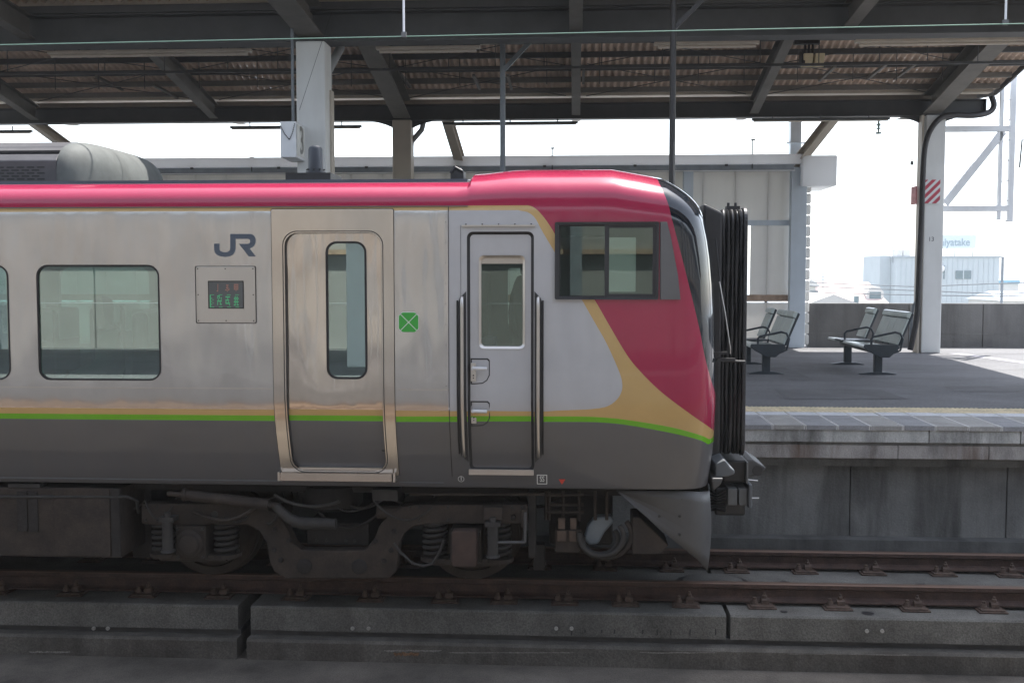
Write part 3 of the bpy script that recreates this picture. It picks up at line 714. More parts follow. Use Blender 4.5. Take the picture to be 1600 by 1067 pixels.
    def mixc(fac, a, c):
        x = n.new('ShaderNodeMix'); x.data_type = 'RGBA'
        if isinstance(fac, (int, float)): x.inputs[0].default_value = fac
        else: l.new(fac, x.inputs[0])
        for i, q in ((6, a), (7, c)):
            if isinstance(q, tuple): x.inputs[i].default_value = (*q, 1)
            else: l.new(q, x.inputs[i])
        return x.outputs[2]
    def mixf(fac, a, c):
        x = n.new('ShaderNodeMix')
        if isinstance(fac, (int, float)): x.inputs[0].default_value = fac
        else: l.new(fac, x.inputs[0])
        for i, q in ((2, a), (3, c)):
            if isinstance(q, (int, float)): x.inputs[i].default_value = q
            else: l.new(q, x.inputs[i])
        return x.outputs[0]
    c = (.50, .335, .13)                                                    # gold
    c = mixc(is_white, c, mixc(painted, steel, (.43, .435, .445)))
    c = mixc(is_red, c, (.32, .013, .055)); c = mixc(is_green, c, (.13, .42, .008)); c = mixc(is_grey, c, (.095, .095, .10))
    c = mixc(is_black, c, (.012, .016, .022)); c = mixc(darkroof, c, (.04, .045, .055))
    metal = math_('MULTIPLY', is_white, math_('SUBTRACT', 1.0, painted)); metal = math_('MULTIPLY', metal, .92)
    rg = mixf(metal, .22, srough); rg = mixf(is_grey, rg, .33); rg = mixf(is_black, rg, .05); rg = mixf(darkroof, rg, .45)
    # faint dirt
    nz = n.new('ShaderNodeTexNoise'); nz.inputs['Scale'].default_value = 2.2; nz.inputs['Detail'].default_value = 7; nz.inputs['Roughness'].default_value = .7
    l.new(g.outputs['Position'], nz.inputs['Vector'])
    mr = n.new('ShaderNodeMapRange'); mr.inputs[1].default_value = .3; mr.inputs[2].default_value = .7; mr.inputs[3].default_value = .93; mr.inputs[4].default_value = 1.04
    l.new(nz.outputs[0], mr.inputs[0])
    mm = n.new('ShaderNodeMix'); mm.data_type = 'RGBA'; mm.blend_type = 'MULTIPLY'; mm.inputs[0].default_value = 1; l.new(c, mm.inputs[6]); l.new(mr.outputs[0], mm.inputs[7])
    # road grime sprayed up the lower skirt, thinning out in streaks
    mpd = n.new('ShaderNodeMapping'); mpd.inputs['Scale'].default_value = (2.2, 1, .55); l.new(g.outputs['Position'], mpd.inputs[0])
    nd = n.new('ShaderNodeTexNoise'); nd.inputs['Scale'].default_value = 2.4; nd.inputs['Detail'].default_value = 8; nd.inputs['Roughness'].default_value = .72; l.new(mpd.outputs[0], nd.inputs['Vector'])
    rd = n.new('ShaderNodeMapRange'); rd.inputs[1].default_value = .45; rd.inputs[2].default_value = .75; rd.inputs[4].default_value = .25; l.new(nd.outputs[0], rd.inputs[0])
    gd = math_('MULTIPLY', rd.outputs[0], is_grey)
    mm2 = n.new('ShaderNodeMix'); mm2.data_type = 'RGBA'; l.new(gd, mm2.inputs[0]); l.new(mm.outputs[2], mm2.inputs[6]); mm2.inputs[7].default_value = (.13, .11, .09, 1); mm = mm2
    l.new(mm.outputs[2], b.inputs['Base Color']); l.new(metal, b.inputs['Metallic'])
    l.new(math_('ADD', rg, math_('MULTIPLY', math_('SUBTRACT', nz.outputs[0], .5), .12)), b.inputs['Roughness'])
    # buckled sheet metal
    mp = n.new('ShaderNodeMapping'); mp.inputs['Scale'].default_value = (2.6, 1, .55); l.new(g.outputs['Position'], mp.inputs[0])
    n2 = n.new('ShaderNodeTexNoise'); n2.inputs['Scale'].default_value = 1.5; n2.inputs['Detail'].default_value = 1.5; l.new(mp.outputs[0], n2.inputs['Vector'])
    mp3 = n.new('ShaderNodeMapping'); mp3.inputs['Scale'].default_value = (2, 2, 260); l.new(g.outputs['Position'], mp3.inputs[0])
    n3 = n.new('ShaderNodeTexNoise'); n3.inputs['Scale'].default_value = 1; n3.inputs['Detail'].default_value = 2; l.new(mp3.outputs[0], n3.inputs['Vector'])
    hh = math_('ADD', math_('MULTIPLY', n2.outputs[0], 1.0), math_('MULTIPLY', math_('MULTIPLY', n3.outputs[0], .0012), metal))
    bp = n.new('ShaderNodeBump'); bp.inputs['Distance'].default_value = .045; bp.inputs['Strength'].default_value = .55
    l.new(hh, bp.inputs['Height']); l.new(mixf(is_white, .10, .85), bp.inputs['Strength']); l.new(bp.outputs[0], b.inputs['Normal'])
    b.inputs['Coat Weight'].default_value = 0
    l.new(mixf(metal, .55, 0.0), b.inputs['Coat Weight']); b.inputs['Coat Roughness'].default_value = .04
    return m
LIV = livery('livery_body', (.56, .545, .525), .17)
LIVD = livery('livery_door', (.64, .58, .51), .13, True)
bme.materials.append(LIV); bme.materials.append(M['int'])
for p in bme.polygons: p.use_smooth = True
sd = body.modifiers.new('shell', 'SOLIDIFY'); sd.thickness = .05; sd.offset = -1; sd.material_offset = 1; sd.material_offset_rim = 0; sd.use_even_offset = False
# ---- openings
def rx_(px0, px1, py0, py1):   # pixel box on the side plane -> x0,x1,z0,z1
    a = P(px0, (py0+py1)/2, 0).x; b = P(px1, (py0+py1)/2, 0).x; c = (px0+px1)/2
    return a, b, P(c, py1, 0).z, P(c, py0, 0).z
WIN = [rx_(60, 249, 415, 593)]; wstep = PX(60, 0)-PX(-172, 0)
for k in (1, 2): w = WIN[0]; WIN.append((w[0]-wstep*k, w[1]-wstep*k, w[2], w[3]))
DOOR = rx_(447, 597, 364, 735); DOOR = (DOOR[0], DOOR[1], PZ(735, .17, 520), DOOR[3])
CABD = rx_(730, 834, 362, 735); CABD = (CABD[0], CABD[1], PZ(735, .17, 780), CABD[3])
CABW = rx_(872, 1026, 350.5, 465)
cut = MB()
for w in WIN+[CABW]:
    r = .085 if w is not CABW else .012
    o = rrect(*w, r); cut.prism(o, 'y', -.4, .3); cut.prism(o, 'y', 2*YC-.3, 2*YC+.4)
cut.prism(rrect(*DOOR, .10), 'y', -.4, .42); cut.prism(rrect(*CABD, .045), 'y', -.4, .42)
far = rx_(757, 817, 415, 535); cut.prism(rrect(*far, .03), 'y', 2*YC-.3, 2*YC+.4)
co = cut.build('cut', M['int']); bo = body.modifiers.new('cut', 'BOOLEAN'); bo.operation = 'DIFFERENCE'; bo.solver = 'EXACT'; bo.object = co
dg = bpy.context.evaluated_depsgraph_get(); nm = bpy.data.meshes.new_from_object(body.evaluated_get(dg))
body.modifiers.clear(); body.data = nm; nm.name = 'body'; bpy.data.objects.remove(co)
nm.set_sharp_from_angle(angle=R(30))
body.parent = train; body.location = -train.location
BODYP = body

def srf(x, z, dy): return (x, inset(z)+dy, z)
def ring(outer, inner, n, dy0, dy1, depth):
    """band between two outlines that follows the side's curve, with returns of the given depth"""
    m = MB(); k = len(outer); L = []
    for i in range(n+1):
        t = i/n; L.append([srf(a[0]+(b[0]-a[0])*t, a[1]+(b[1]-a[1])*t, dy0+(dy1-dy0)*t) for a, b in zip(outer, inner)])
    L = [[(p[0], p[1]+depth, p[2]) for p in L[0]]]+L+[[(p[0], p[1]+depth, p[2]) for p in L[-1]]]
    vs = [p for r in L for p in r]
    fs = [(i*k+j, i*k+(j+1) % k, (i+1)*k+(j+1) % k, (i+1)*k+j) for i in range(len(L)-1) for j in range(k)]
    return m.add(vs, fs)
def disc(outline, dy, depth=.006):
    m = MB(); m.prism(outline, 'y', dy, dy+depth); return m
def scl(w, d): return (w[0]-d, w[1]+d, w[2]-d, w[3]+d)

# ---- passenger windows
for w in WIN:
    gsk = ring(rrect(*scl(w, .006), .091), rrect(*scl(w, -.006), .079), 1, -.005, -.003, .03).build('window', M['rubber'], train, smooth=40)
    disc(rrect(*scl(w, -.008), .08), .012).build('pane', M['glass'], gsk)
# ---- body seams: window-sill line, cab joint, panel joints
m = MB()
z = PZ(607.5, 0, 500); x700 = PX(701, 0, 500)
for a, b in ((XB, PX(426, 0, 600)), (PX(619, 0, 600), x700)): m.box(a, b, -.0025, .002, z-.004, z+.002)
m.build('sill_bead', M['steel_frame'], BODYP)
def seam(px, y0, y1, w=.005, name='panel_joint', mt=None):
    x = PX(px, 0, 450); z0, z1 = PZ(y1, .0, px), PZ(y0, 0, px); n = 24; m = MB(); vs = []; fs = []
    for i in range(n+1):
        z = z0+(z1-z0)*i/n; vs += [srf(x-w/2, z, -.0022), srf(x+w/2, z, -.0022), srf(x+w/2, z, .01), srf(x-w/2, z, .01)]
    for i in range(n):
        for k in range(4): fs.append((4*i+k, 4*i+(k+1) % 4, 4*i+4+(k+1) % 4, 4*i+4+k))
    m.add(vs, fs); return m.build(name, mt or M['under_grey'], BODYP)
seam(701, 322, 752); seam(720, 352, 700, .002); 
m = MB(); m.box(XB, XCAB, -.004, .01, ZR-.007, ZR-.001); m.build('rain_gutter', M['jr'], BODYP)
# thin ridge on the lower skirt
def zstrip(x0, x1, z, h, dy, name, mt):
    m = MB(); y = inset(z)+dy; m.box(x0, x1, y, y+.03, z-h/2, z+h/2); return m.build(name, mt, BODYP)
zstrip(XB, PX(438, .17, 750), PZ(750, .19, 300), .008, -.006, 'skirt_ridge', M['grey_l'])
zstrip(PX(622, .17, 750), PX(693, .17, 755), PZ(754, .19, 650), .006, -.006, 'skirt_ridge', M['grey_l'])
# studs down the cab joint
for k in range(9):
    z = PZ(347+k*32, 0, 700); m = MB(); m.lathe((PX(699, 0)-.012, 0, z), 'y', [(.0035, .002), (.0035, -.002), (.002, -.003)], 8); m.build('rivet', M['under_grey'], BODYP)

# ---- passenger door
fo = rx_(427, 616, 327, 740); fo = (fo[0], fo[1], PZ(741, .19, 520), fo[3])
f = ring(rrect(*fo, .012), rrect(*scl(DOOR, .0), .10), 10, -.008, -.008, .02).build('door_frame', M['steel_frame'], train, smooth=40)
ring(rrect(*scl(DOOR, .016), .112), rrect(*scl(DOOR, -.002), .098), 1, -.011, -.003, .045).build('door_seal', M['under_grey'], f, smooth=40)
ring(rrect(*scl(fo, .005), .015), rrect(*scl(fo, -.001), .012), 10, -.0045, -.0045, .01).build('frame_gap', M['under_grey'], f)
dw = rx_(510, 570, 379, 591)
leaf = ring(rrect(*scl(DOOR, .03), .12), rrect(*dw, .075), 22, .034, .034, .03).build('passenger_door', LIVD, train, smooth=40)
gs = ring(rrect(*scl(dw, .010), .085), rrect(*scl(dw, -.006), .07), 1, .028, .030, .02).build('door_window', M['rubber'], leaf, smooth=40)
disc(rrect(*scl(dw, -.003), .07), .040).build('pane', M['glass'], gs)
# pull handle and sill
m = MB(); a = rx_(591, 598, 693, 710); y = inset(1.2)+.03; m.prism(rrect(a[0], a[1], a[2], a[3], .014), 'y', y-.002, y+.004); m.build('finger_recess', M['black'], leaf)
m = MB(); m.box(PX(444, .2, 745), PX(612, .2, 745), .165, .30, PZ(737, .18), PZ(733, .18)); m.build('threshold', M['steel'], leaf)
zs0, zs1 = PZ(753, .19), PZ(740, .19)
m = MB(); m.box(PX(441, .19, 746), PX(614, .19, 746), .13, .25, zs0, zs1); m.build('door_step', M['steel_frame'], f, bevel=.003)
for px in (439, 618): m = MB(); x = PX(px, .19, 746); m.box(x-.009, x+.009, .125, .25, zs0, zs1+.005); m.build('step_end', M['steel'], f, bevel=.003)

# ---- cab door
ring(rrect(*scl(CABD, .0), .045), rrect(*scl(CABD, -.022), .03), 2, .004, .022, .04).build('cab_door_seal', M['rubber'], train, smooth=40)
cw = rx_(749, 819, 400, 544)
cd = ring(rrect(*scl(CABD, -.020), .03), rrect(*cw, .035), 22, .022, .022, .03).build('cab_door', LIV, train, smooth=40)
g1 = ring(rrect(*scl(cw, .006), .04), rrect(*scl(cw, -.012), .03), 2, .016, .03, .04).build('window_frame', M['steel'], cd, smooth=40)
m = MB(); m.box(cw[0]+.005, cw[1]-.005, .035, .06, PZ(412, 0), cw[3]-.004); m.build('window_blind', M['col_b'], cd)
disc(rrect(cw[0]+.008, cw[1]-.008, cw[2]+.006, PZ(412.5, 0), .02), .05).build('pane', M['glass_cab'], cd)
# gutter over door, sill plate
m = MB(); m.box(PX(722, 0, 352), PX(836, 0, 352), -.018, .004, PZ(354, 0), PZ(351.5, 0)); dg_ = m.build('door_gutter', M['steel'], cd)
for k in range(5): m = MB(); x = PX(728+k*25.5, 0, 350); m.lathe((x, 0, PZ(350.5, 0)), 'y', [(.006, .001), (.006, -.003), (.003, -.004)], 8); m.build('rivet', M['under_grey'], cd)
m = MB(); m.box(PX(733, .18, 738), PX(834, .18, 738), .15, .24, PZ(741.5, .18), PZ(732.5, .18)); m.build('sill_plate', M['steel'], cd, bevel=.003)
# recessed handles
for z_py in ((560, 601), (627, 668)):
    a = rx_(735, 765, *z_py); dd = .03
    out = [(a[0], a[3]), (a[1]-.015, a[3]), (a[1], a[3]-.015), (a[1], a[2]+.07), (a[1]-.02, a[2]+.03), (a[1]-.055, a[2]+.006), (a[0]+.02, a[2]), (a[0], a[2])]
    m = MB(); n = len(out); cxm, czm = sum(p[0] for p in out)/n, sum(p[1] for p in out)/n
    o1 = [srf(p[0], p[1], .0205) for p in out]; o2 = [srf(cxm+(p[0]-cxm)*.90, czm+(p[1]-czm)*.92, .0195) for p in out]; o3 = [srf(cxm+(p[0]-cxm)*.88, czm+(p[1]-czm)*.90, .0215) for p in out]
    m.add(o1+o2+o3, [(i, (i+1) % n, n+(i+1) % n, n+i) for i in range(n)]+[(n+i, n+(i+1) % n, 2*n+(i+1) % n, 2*n+i) for i in range(n)])
    hr = m.build('handle_recess', M['bellows_f'], cd, smooth=30)
    m = MB(); m.box(a[0]+.002, a[0]+.042, inset(a[2])+.006, inset(a[2])+.022, a[2]+.025, a[3]-.035); m.build('lock_plate', M['steel'], cd, bevel=.003)
    z = a[3]-.075; y = inset(z)-.016
    m = MB(); m.cyl((a[0]+.02, y+.03, z), (a[0]+.02, y-.006, z), .014, 12); m.tube([(a[0]+.02, y, z), (a[0]+.06, y-.004, z), (a[1]-.02, y-.002, z-.002)], [.012, .014, .013], 10); m.build('door_handle', M['white'], cd, 50)
    m = MB(); m.lathe((a[0]+.022, inset(a[2])+.006, a[2]+.05), 'y', [(.005, .001), (.005, -.001)], 8); m.lathe((a[0]+.022, inset(a[2])+.006, a[2]+.07), 'y', [(.006, .001), (.006, -.001)], 8); m.build('keyhole', M['black'], cd)
# grab rails in recesses on both sides
for s, (p0, p1) in ((-1, (715, 729)), (1, (835, 848))):
    x0, x1 = PX(p0, 0, 580), PX(p1, 0, 580); zt_, zb_ = PZ(455, 0), PZ(722, .15)
    n = 26; m = MB(); vs = []; fs = []
    xi, xo = (x1, x0) if s < 0 else (x0, x1)
    for i in range(n+1):
        t = i/n; z = zb_+(zt_-zb_)*t; dz = .07
        k = min(1, min((z-zb_), (zt_-z))/dz); xe = xi+(xo-xi)*k
        vs += [srf(xi, z, -.004), srf(xe, z, -.004)]
    for i in range(n): fs.append((2*i, 2*i+1, 2*i+3, 2*i+2))
    m.add(vs, fs); rc = m.build('rail_recess', M['bellows_f'], train)
    xm = xi+(xo-xi)*.45; m = MB(); m.tube([srf(xm, zb_+.05, -.004)]+[srf(xm, zb_+.06+(zt_-zb_-.12)*i/20, -.03) for i in range(21)]+[srf(xm, zt_-.05, -.004)], .013, 10); m.build('grab_rail', M['steel'], rc, 60)
    m = MB(); m.tube([srf(xo, zb_+.07+(zt_-zb_-.14)*i/20, -.006) for i in range(21)], .007, 6); m.build('edge_bead', M['rubber'], rc, 60)

# ---- cab side window
wf = scl(rx_(867, 1029, 347, 468), 0)
ring(rrect(*wf, .012), rrect(*scl(CABW, -.004), .01), 1, -.022, -.018, .03).build('cab_window_frame', M['bellows_f'], train, smooth=40)
xm0, xm1 = PX(945, 0, 400), PX(950, 0, 400)
cwf = MB(); cwf.box(xm0, xm1, -.012, .035, CABW[2], CABW[3]); cwp = cwf.build('sliding_sash', M['bellows_f'], train)
def sash(a, b, y, wd):
    m = MB(); m.prism([(a, CABW[2]), (b, CABW[2]), (b, CABW[2]+wd), (a, CABW[2]+wd)], 'y', y, y+.02); m.prism([(a, CABW[3]-wd), (b, CABW[3]-wd), (b, CABW[3]), (a, CABW[3])], 'y', y, y+.02)
    m.box(a, a+wd, y, y+.02, CABW[2]+wd, CABW[3]-wd); m.box(b-wd, b, y, y+.02, CABW[2]+wd, CABW[3]-wd); m.build('sash_frame', M['bellows_f'], cwp)
    m = MB(); m.box(a+wd-.003, b-wd+.003, y+.008, y+.013, CABW[2]+wd-.003, CABW[3]-wd+.003); m.build('pane', M['glass_cab'], cwp)
sash(CABW[0]+.002, xm0+.02, .018, .014); sash(xm1-.02, CABW[1]-.002, -.004, .028)
m = MB(); tri = [(1031, 347), (1041, 347), (1047, 370), (1058, 430), (1062, 468), (1031, 468)]
q = [hit(*p) for p in tri]; ctr = Vector((.004, -.022, 0)); m.add([p+ctr for p in q]+[p-ctr*2 for p in q], [tuple(range(6)), tuple(range(11, 5, -1))]+[(i, (i+1) % 6, 6+(i+1) % 6, 6+i) for i in range(6)])
m.build('window_rear_trim', mat('trim_grey', (.12, .12, .122), .35, 0, .08), train)

# ---- destination display
dp = rx_(306, 400, 416, 505); m = MB(); m.prism(rrect(*scl(dp, -.004), .012), 'y', -.004, .001); ds = m.build('destination_sign', M['steel'], train, bevel=.002)
m = MB(); ring(rrect(*scl(dp, .002), .014), rrect(*scl(dp, -.003), .012), 1, -.005, -.005, .004).build('panel_gap', M['under_grey'], ds)
sc = rx_(327, 380, 440, 481); m = MB(); m.box(sc[0], sc[1], -.0075, -.0045, sc[2], sc[3]); m.build('screen', mat('screen_glass', (.10, .105, .105), .25, 0, .1), ds)
ring(rrect(*scl(sc, .006), .004), rrect(*scl(sc, -.001), .004), 1, -.010, -.008, .004).build('screen_bezel', M['under_grey'], ds)
for ix in (0, .5, 1):
    for iz in (0, .5, 1):
        if ix == .5 and iz == .5: continue
        x = dp[0]+.02+(dp[1]-dp[0]-.04)*ix; z = dp[2]+.02+(dp[3]-dp[2]-.04)*iz
        m = MB(); m.lathe((x, -.004, z), 'y', [(.005, .001), (.005, -.002), (.003, -.003)], 8); m.build('screw', M['under_grey'], ds)
LEDG = emit('led_green', (.06, .42, .17), .12); LEDO = emit('led_orange', (.36, .16, .11), .06)
GL = {'a': ['01010', '11111', '01010', '11111', '01010', '11011'], 'b': ['11111', '00100', '11110', '10010', '11111', '00001'], 'c': ['11100', '10101', '01001', '11111', '10010', '10011'], 'd': ['00000', '01000', '00010', '01000', '00010', '01000'], 'e': ['11111', '10101', '11111', '10101', '11111', '00100'], 'f': ['01110', '00100', '01110', '00101', '11011', '00100'], 'g': ['00100', '00100', '00100', '00100', '00100', '01100']}
def glyph(mb, g_, px, py, w, h):
    for r, row in enumerate(g_):
        for c, ch in enumerate(row):
            if ch == '1': 
                p = P(px+w*c/5, py+h*r/6, 0); k = w/5/206*.8; kz = h/6/206*.75; mb.box(p.x, p.x+k, -.0085, -.0078, p.z-kz, p.z)
m = MB(); glyph(m, GL['e'], 366, 444, 7, 11); glyph(m, GL['f'], 352.5, 445, 6.5, 11); glyph(m, GL['g'], 338, 444, 6, 12); m.build('led_text', LEDO, ds)
m = MB(); glyph(m, GL['a'], 366, 463, 7.5, 15); glyph(m, GL['b'], 353, 463, 7, 15); glyph(m, GL['c'], 340, 462, 7, 15); glyph(m, GL['d'], 330, 463, 5, 14)
for px in (328.5, 329.2): 
    p = P(px, 461, 0); m.box(p.x, p.x+.003, -.0085, -.0078, P(px, 480, 0).z, p.z)
for k in range(4): p = P(329+13*k, 460.3, 0); m.box(p.x, p.x+.03, -.0085, -.0078, p.z-.003, p.z); m.box(p.x, p.x+.03, -.0085, -.0078, P(330, 480, 0).z, P(330, 479.4, 0).z)
m.build('led_text', LEDG, ds)

# ---- marks on the side
J = [(217, 193), (270, 193), (270, 250), (278, 264), (300, 275), (325, 278), (350, 274), (368, 262), (375, 245), (375, 98), (575, 98), (600, 108), (618, 130), (626, 155), (624, 185), (612, 212), (592, 230), (565, 240), (626, 318), (558, 320), (460, 195), (550, 195), (564, 190), (571, 175), (568, 157), (555, 147), (428, 147), (428, 245), (420, 278), (400, 303), (370, 318), (325, 325), (275, 317), (240, 300), (222, 275), (217, 250)]
m = MB(); m.prism([(lambda p: (p.x, p.z))(P(300+a/6.275, 350+b/6.275, 0)) for a, b in J], 'y', -.002, .001); m.build('logo', M['jr'], BODYP)
cc = P(638.5, 503.5, 0); hw = 15/206.5; WHT = mat('decal_white', (.7, .72, .7), .5, 0, .05)
m = MB()
def leafpoly(a, s=1.0, off=0):
    pts = [(0, .06), (-.86, .90), (-.62, 1.0), (-.50, 1.03), (.50, 1.03), (.62, 1.0), (.86, .90)]
    pts = [(0, .07), (-.80, .87), (-.72, .97), (-.6, 1.02), (0, 1.02), (.6, 1.02), (.72, .97), (.80, .87)]
    ca, sa = math.cos(a), math.sin(a); return [((x*ca-y*sa)*s, (x*sa+y*ca)*s) for x, y in pts]
for k in range(4): m.prism([(cc.x+p[0]*hw, cc.z+p[1]*hw) for p in leafpoly(k*math.pi/2)], 'y', -.0045, -.002)
wt = MB(); o8 = []
for k in range(4):
    o8 += [(cc.x+p[0]*hw, cc.z+p[1]*hw) for p in reversed(leafpoly(-k*math.pi/2, 1.05)[1:])][::-1]
ang = sorted(o8, key=lambda p: math.atan2(p[1]-cc.z, p[0]-cc.x)); wt.prism(ang, 'y', -.002, .001); cl = wt.build('clover_mark', WHT, BODYP)
# leaves sit on the white backing
m.build('clover_leaves', M['green'], BODYP)
def decal(body_, px, py, size, name, mt, sx=1.0, bold=.001):
    p = P(px, py, .19); y = inset(p.z); 
    p = P(px, py, y); m = MB(); text_mb(m, body_, size, lambda u, v: srf(p.x+u, p.z+v, -.006), sx, bold); return m.build(name, mt, BODYP)
decal('1', 720.7, 747.5, .044, 'circled_number', WHT, .8, .001)
m = MB(); p = P(720.7, 747.7, .2)
for k in range(24):
    a0, a1 = 2*math.pi*k/24, 2*math.pi*(k+1)/24
    m.add([srf(p.x+r_*math.cos(a_), p.z+r_*math.sin(a_), -.005) for r_, a_ in ((.0245, a0), (.0245, a1), (.0212, a1), (.0212, a0))], [(0, 1, 2, 3)])
m.build('number_ring', WHT, BODYP)
decal('SS', 847, 748.3, .066, 'plate_letters', WHT, .62, .0008)
a = [P(839, 748, .2).x, P(855, 748, .2).x, P(847, 756.5, .2).z, P(847, 740.5, .2).z]
ring(rrect(a[0], a[1], a[2], a[3], .003), rrect(a[0]+.006, a[1]-.006, a[2]+.006, a[3]-.006, .002), 1, -.005, -.005, .003).build('letter_box', WHT, BODYP)
m = MB(); t = [P(873, 748, .2), P(883.5, 748, .2), P(878, 757, .2)]; m.add([srf(p.x, p.z, -.006) for p in t], [(0, 1, 2)]); m.build('red_triangle', M['redmark'], BODYP)

# ---- nose: visor lip, front panels, wiper, mirror-like bracket
lip = MB()
t = [(1116, 722), (1131, 716), (1140, 728), (1146, 732), (1146, 738), (1136, 742), (1116, 744)]
q = [P(a, b, .55) for a, b in t]; lip.prism([(p.x, p.z) for p in q], 'y', .48, 2*YC-.48); lip.build('front_step', M['grey_l'], train, bevel=.012)
m = MB(); t = [(1110, 744), (1128, 744), (1124, 754), (1112, 764)]; q = [P(a, b, .5) for a, b in t]; m.prism([(p.x, p.z) for p in q], 'y', .42, 2*YC-.42); m.build('front_valance', M['skirt'], train, bevel=.01)
# wiper on the windscreen corner
w0 = P(1118, 372, .62); w1 = P(1129, 498, .62); m = MB(); m.tube([w0, (w0+w1)/2+Vector((.004, -.01, 0)), w1], .007, 6); wb_ = m.build('wiper', M['black'], train)
m = MB(); m.tube([P(1124, 440, .6), P(1133, 490, .58), P(1141, 545, .56), P(1141, 553, .56)], .006, 6); m.build('wiper_arm', M['steel'], wb_)
m = MB(); m.beam(P(1117, 552, .5), P(1136, 551, .5), .05, .02); m.beam(P(1119, 562, .5), P(1148, 562, .5), .06, .025); m.tube([P(1130, 564, .5), P(1164, 565, .55)], .010, 8); m.build('front_bracket', M['black'], train)
# ---- gangway bellows
yn = .86; gz0, gz1 = PZ(712, yn, 1150), PZ(326, yn, 1150)
gx0, gx1 = PX(1124, yn, 520), PX(1166, yn, 520)
def loop(x, gi, r=.10):
    ph = x*90
    return [(x+.004*math.sin(b*7+ph)+.002*math.sin(b*23+ph*2), a+.005*math.sin(b*9+ph*1.7), b) for a, b in rrect(yn+gi, 2*YC-yn-gi, gz0+gi, gz1-gi, r)]
bel = MB(); nf = 5; L = []
for i in range(nf):
    a = gx0+.012+(gx1-.03-gx0-.012)*i/nf; d = (gx1-.03-gx0-.012)/nf
    L += [loop(a, .035), loop(a+d*.12, .010), loop(a+d*.35, .0), loop(a+d*.65, .0), loop(a+d*.88, .010)]
L.append(loop(gx1-.03, .035)); k = len(L[0])
bel.add([p for r in L for p in r], [(i*k+j, i*k+(j+1) % k, (i+1)*k+(j+1) % k, (i+1)*k+j) for i in range(len(L)-1) for j in range(k)])
BEL = bel.build('gangway_bellows', M['bellows'], train, smooth=60)
m = MB(); r0 = [(a, b) for a, b in rrect(yn-.01, 2*YC-yn+.01, gz0-.01, gz1+.012, .11)]; m.prism(r0, 'x', gx1-.03, gx1+.002); m.build('bellows_end_frame', M['bellows_f'], BEL, bevel=.006)
for i in range(26):
    z = gz0+.1+(gz1-gz0-.2)*i/25; m = MB(); m.lathe((gx1-.014, yn-.01, z), 'y', [(.007, .002), (.007, -.004), (.004, -.006)], 8); m.build('stud', M['bellows_f'], BEL)
m = MB(); m.prism(rrect(yn+.02, 2*YC-yn-.02, gz0, gz1, .1), 'x', gx1-.06, gx1-.05); m.build('gangway_door', M['black'], BEL)
# housing between nose and bellows
h0, h1 = PX(1098, .78, 520), gx0+.012
m = MB(); poly = [(h0, PZ(318, .78)), (h1, PZ(333, .78)), (h1, PZ(716, .78)), (h0, PZ(716, .78))]; m.prism(poly, 'y', .82, 2*YC-.82); m.build('gangway_housing', M['black'], train, bevel=.02)
m = MB(); p = P(1145, 324, yn+.15); m.box(p.x-.05, p.x+.06, p.y, p.y+.1, gz1, gz1+.03); m.cyl((p.x-.03, p.y+.05, gz1), (p.x-.03, p.y+.05, gz1+.06), .012, 8); m.cyl((p.x+.03, p.y+.05, gz1), (p.x+.03, p.y+.05, gz1+.06), .012, 8); m.build('bellows_hook', M['black'], BEL)
# ---- coupler
m = MB(); c0 = P(1138, 730, 1.1)
m.box(PX(1128, 1.15, 740), PX(1165, 1.15, 740), 1.1, 1.7, PZ(748, 1.15), PZ(714, 1.15)); cp = m.build('coupler', M['black'], train, bevel=.015)
t = [(1166, 718), (1177, 718), (1190, 726), (1197, 730), (1194, 734), (1184, 742), (1174, 744), (1166, 744)]; q = [P(a, b, 1.15) for a, b in t]
m = MB(); m.prism([(p.x, p.z) for p in q], 'y', 1.14, 1.66); m.build('coupler_head', M['skirt'], cp, bevel=.012)
m = MB(); m.lathe((PX(1184, 1.13, 731), 1.139, PZ(731, 1.13)), 'y', [(.045, 0), (.045, -.004), (.038, -.005)], 20); m.build('coupler_eye', M['black'], cp)
m = MB(); m.box(PX(1164.5, 1.1, 730), PX(1167, 1.1, 730), 1.02, 1.75, PZ(748, 1.1), PZ(716, 1.1)); m.build('coupler_plate', M['boxgrey'], cp)
for px0, px1 in ((1137, 1152), (1154.5, 1168)):
    m = MB(); m.box(PX(px0, 1.05, 770), PX(px1, 1.05, 770), 1.05, 1.6, PZ(785, 1.05), PZ(759, 1.05)); m.build('connector_box', M['boxgrey'], cp, bevel=.008)
m = MB(); m.box(PX(1169, 1.03, 770), PX(1174.5, 1.03, 770), 1.0, 1.65, PZ(789, 1.0), PZ(753, 1.0)); m.build('connector_cover', M['grey_l'], cp, bevel=.008)
m = MB(); m.tube([P(1172, 778, 1.1), P(1186, 778, 1.1)], .006, 6); m.tube([P(1166, 749, 1.05), P(1184, 751, 1.05)], .007, 6); m.build('guide_pin', M['steel'], cp)
m = MB(); m.box(PX(1118, 1.1, 770), PX(1166, 1.1, 770), 1.12, 1.7, PZ(800, 1.15), PZ(756, 1.15)); m.build('connector_frame', M['black'], cp, bevel=.02)
random.seed(2)
for i in range(7):
    z = PZ(760+i*5.5, 1.08); m = MB(); m.tube([(PX(1112, 1.1), 1.2, z-.03), (PX(1124, 1.08), 1.08, z-.05+.01*i), (PX(1138, 1.05), 1.05, z)], .011, 6); m.build('cable', M['rubber'], cp)
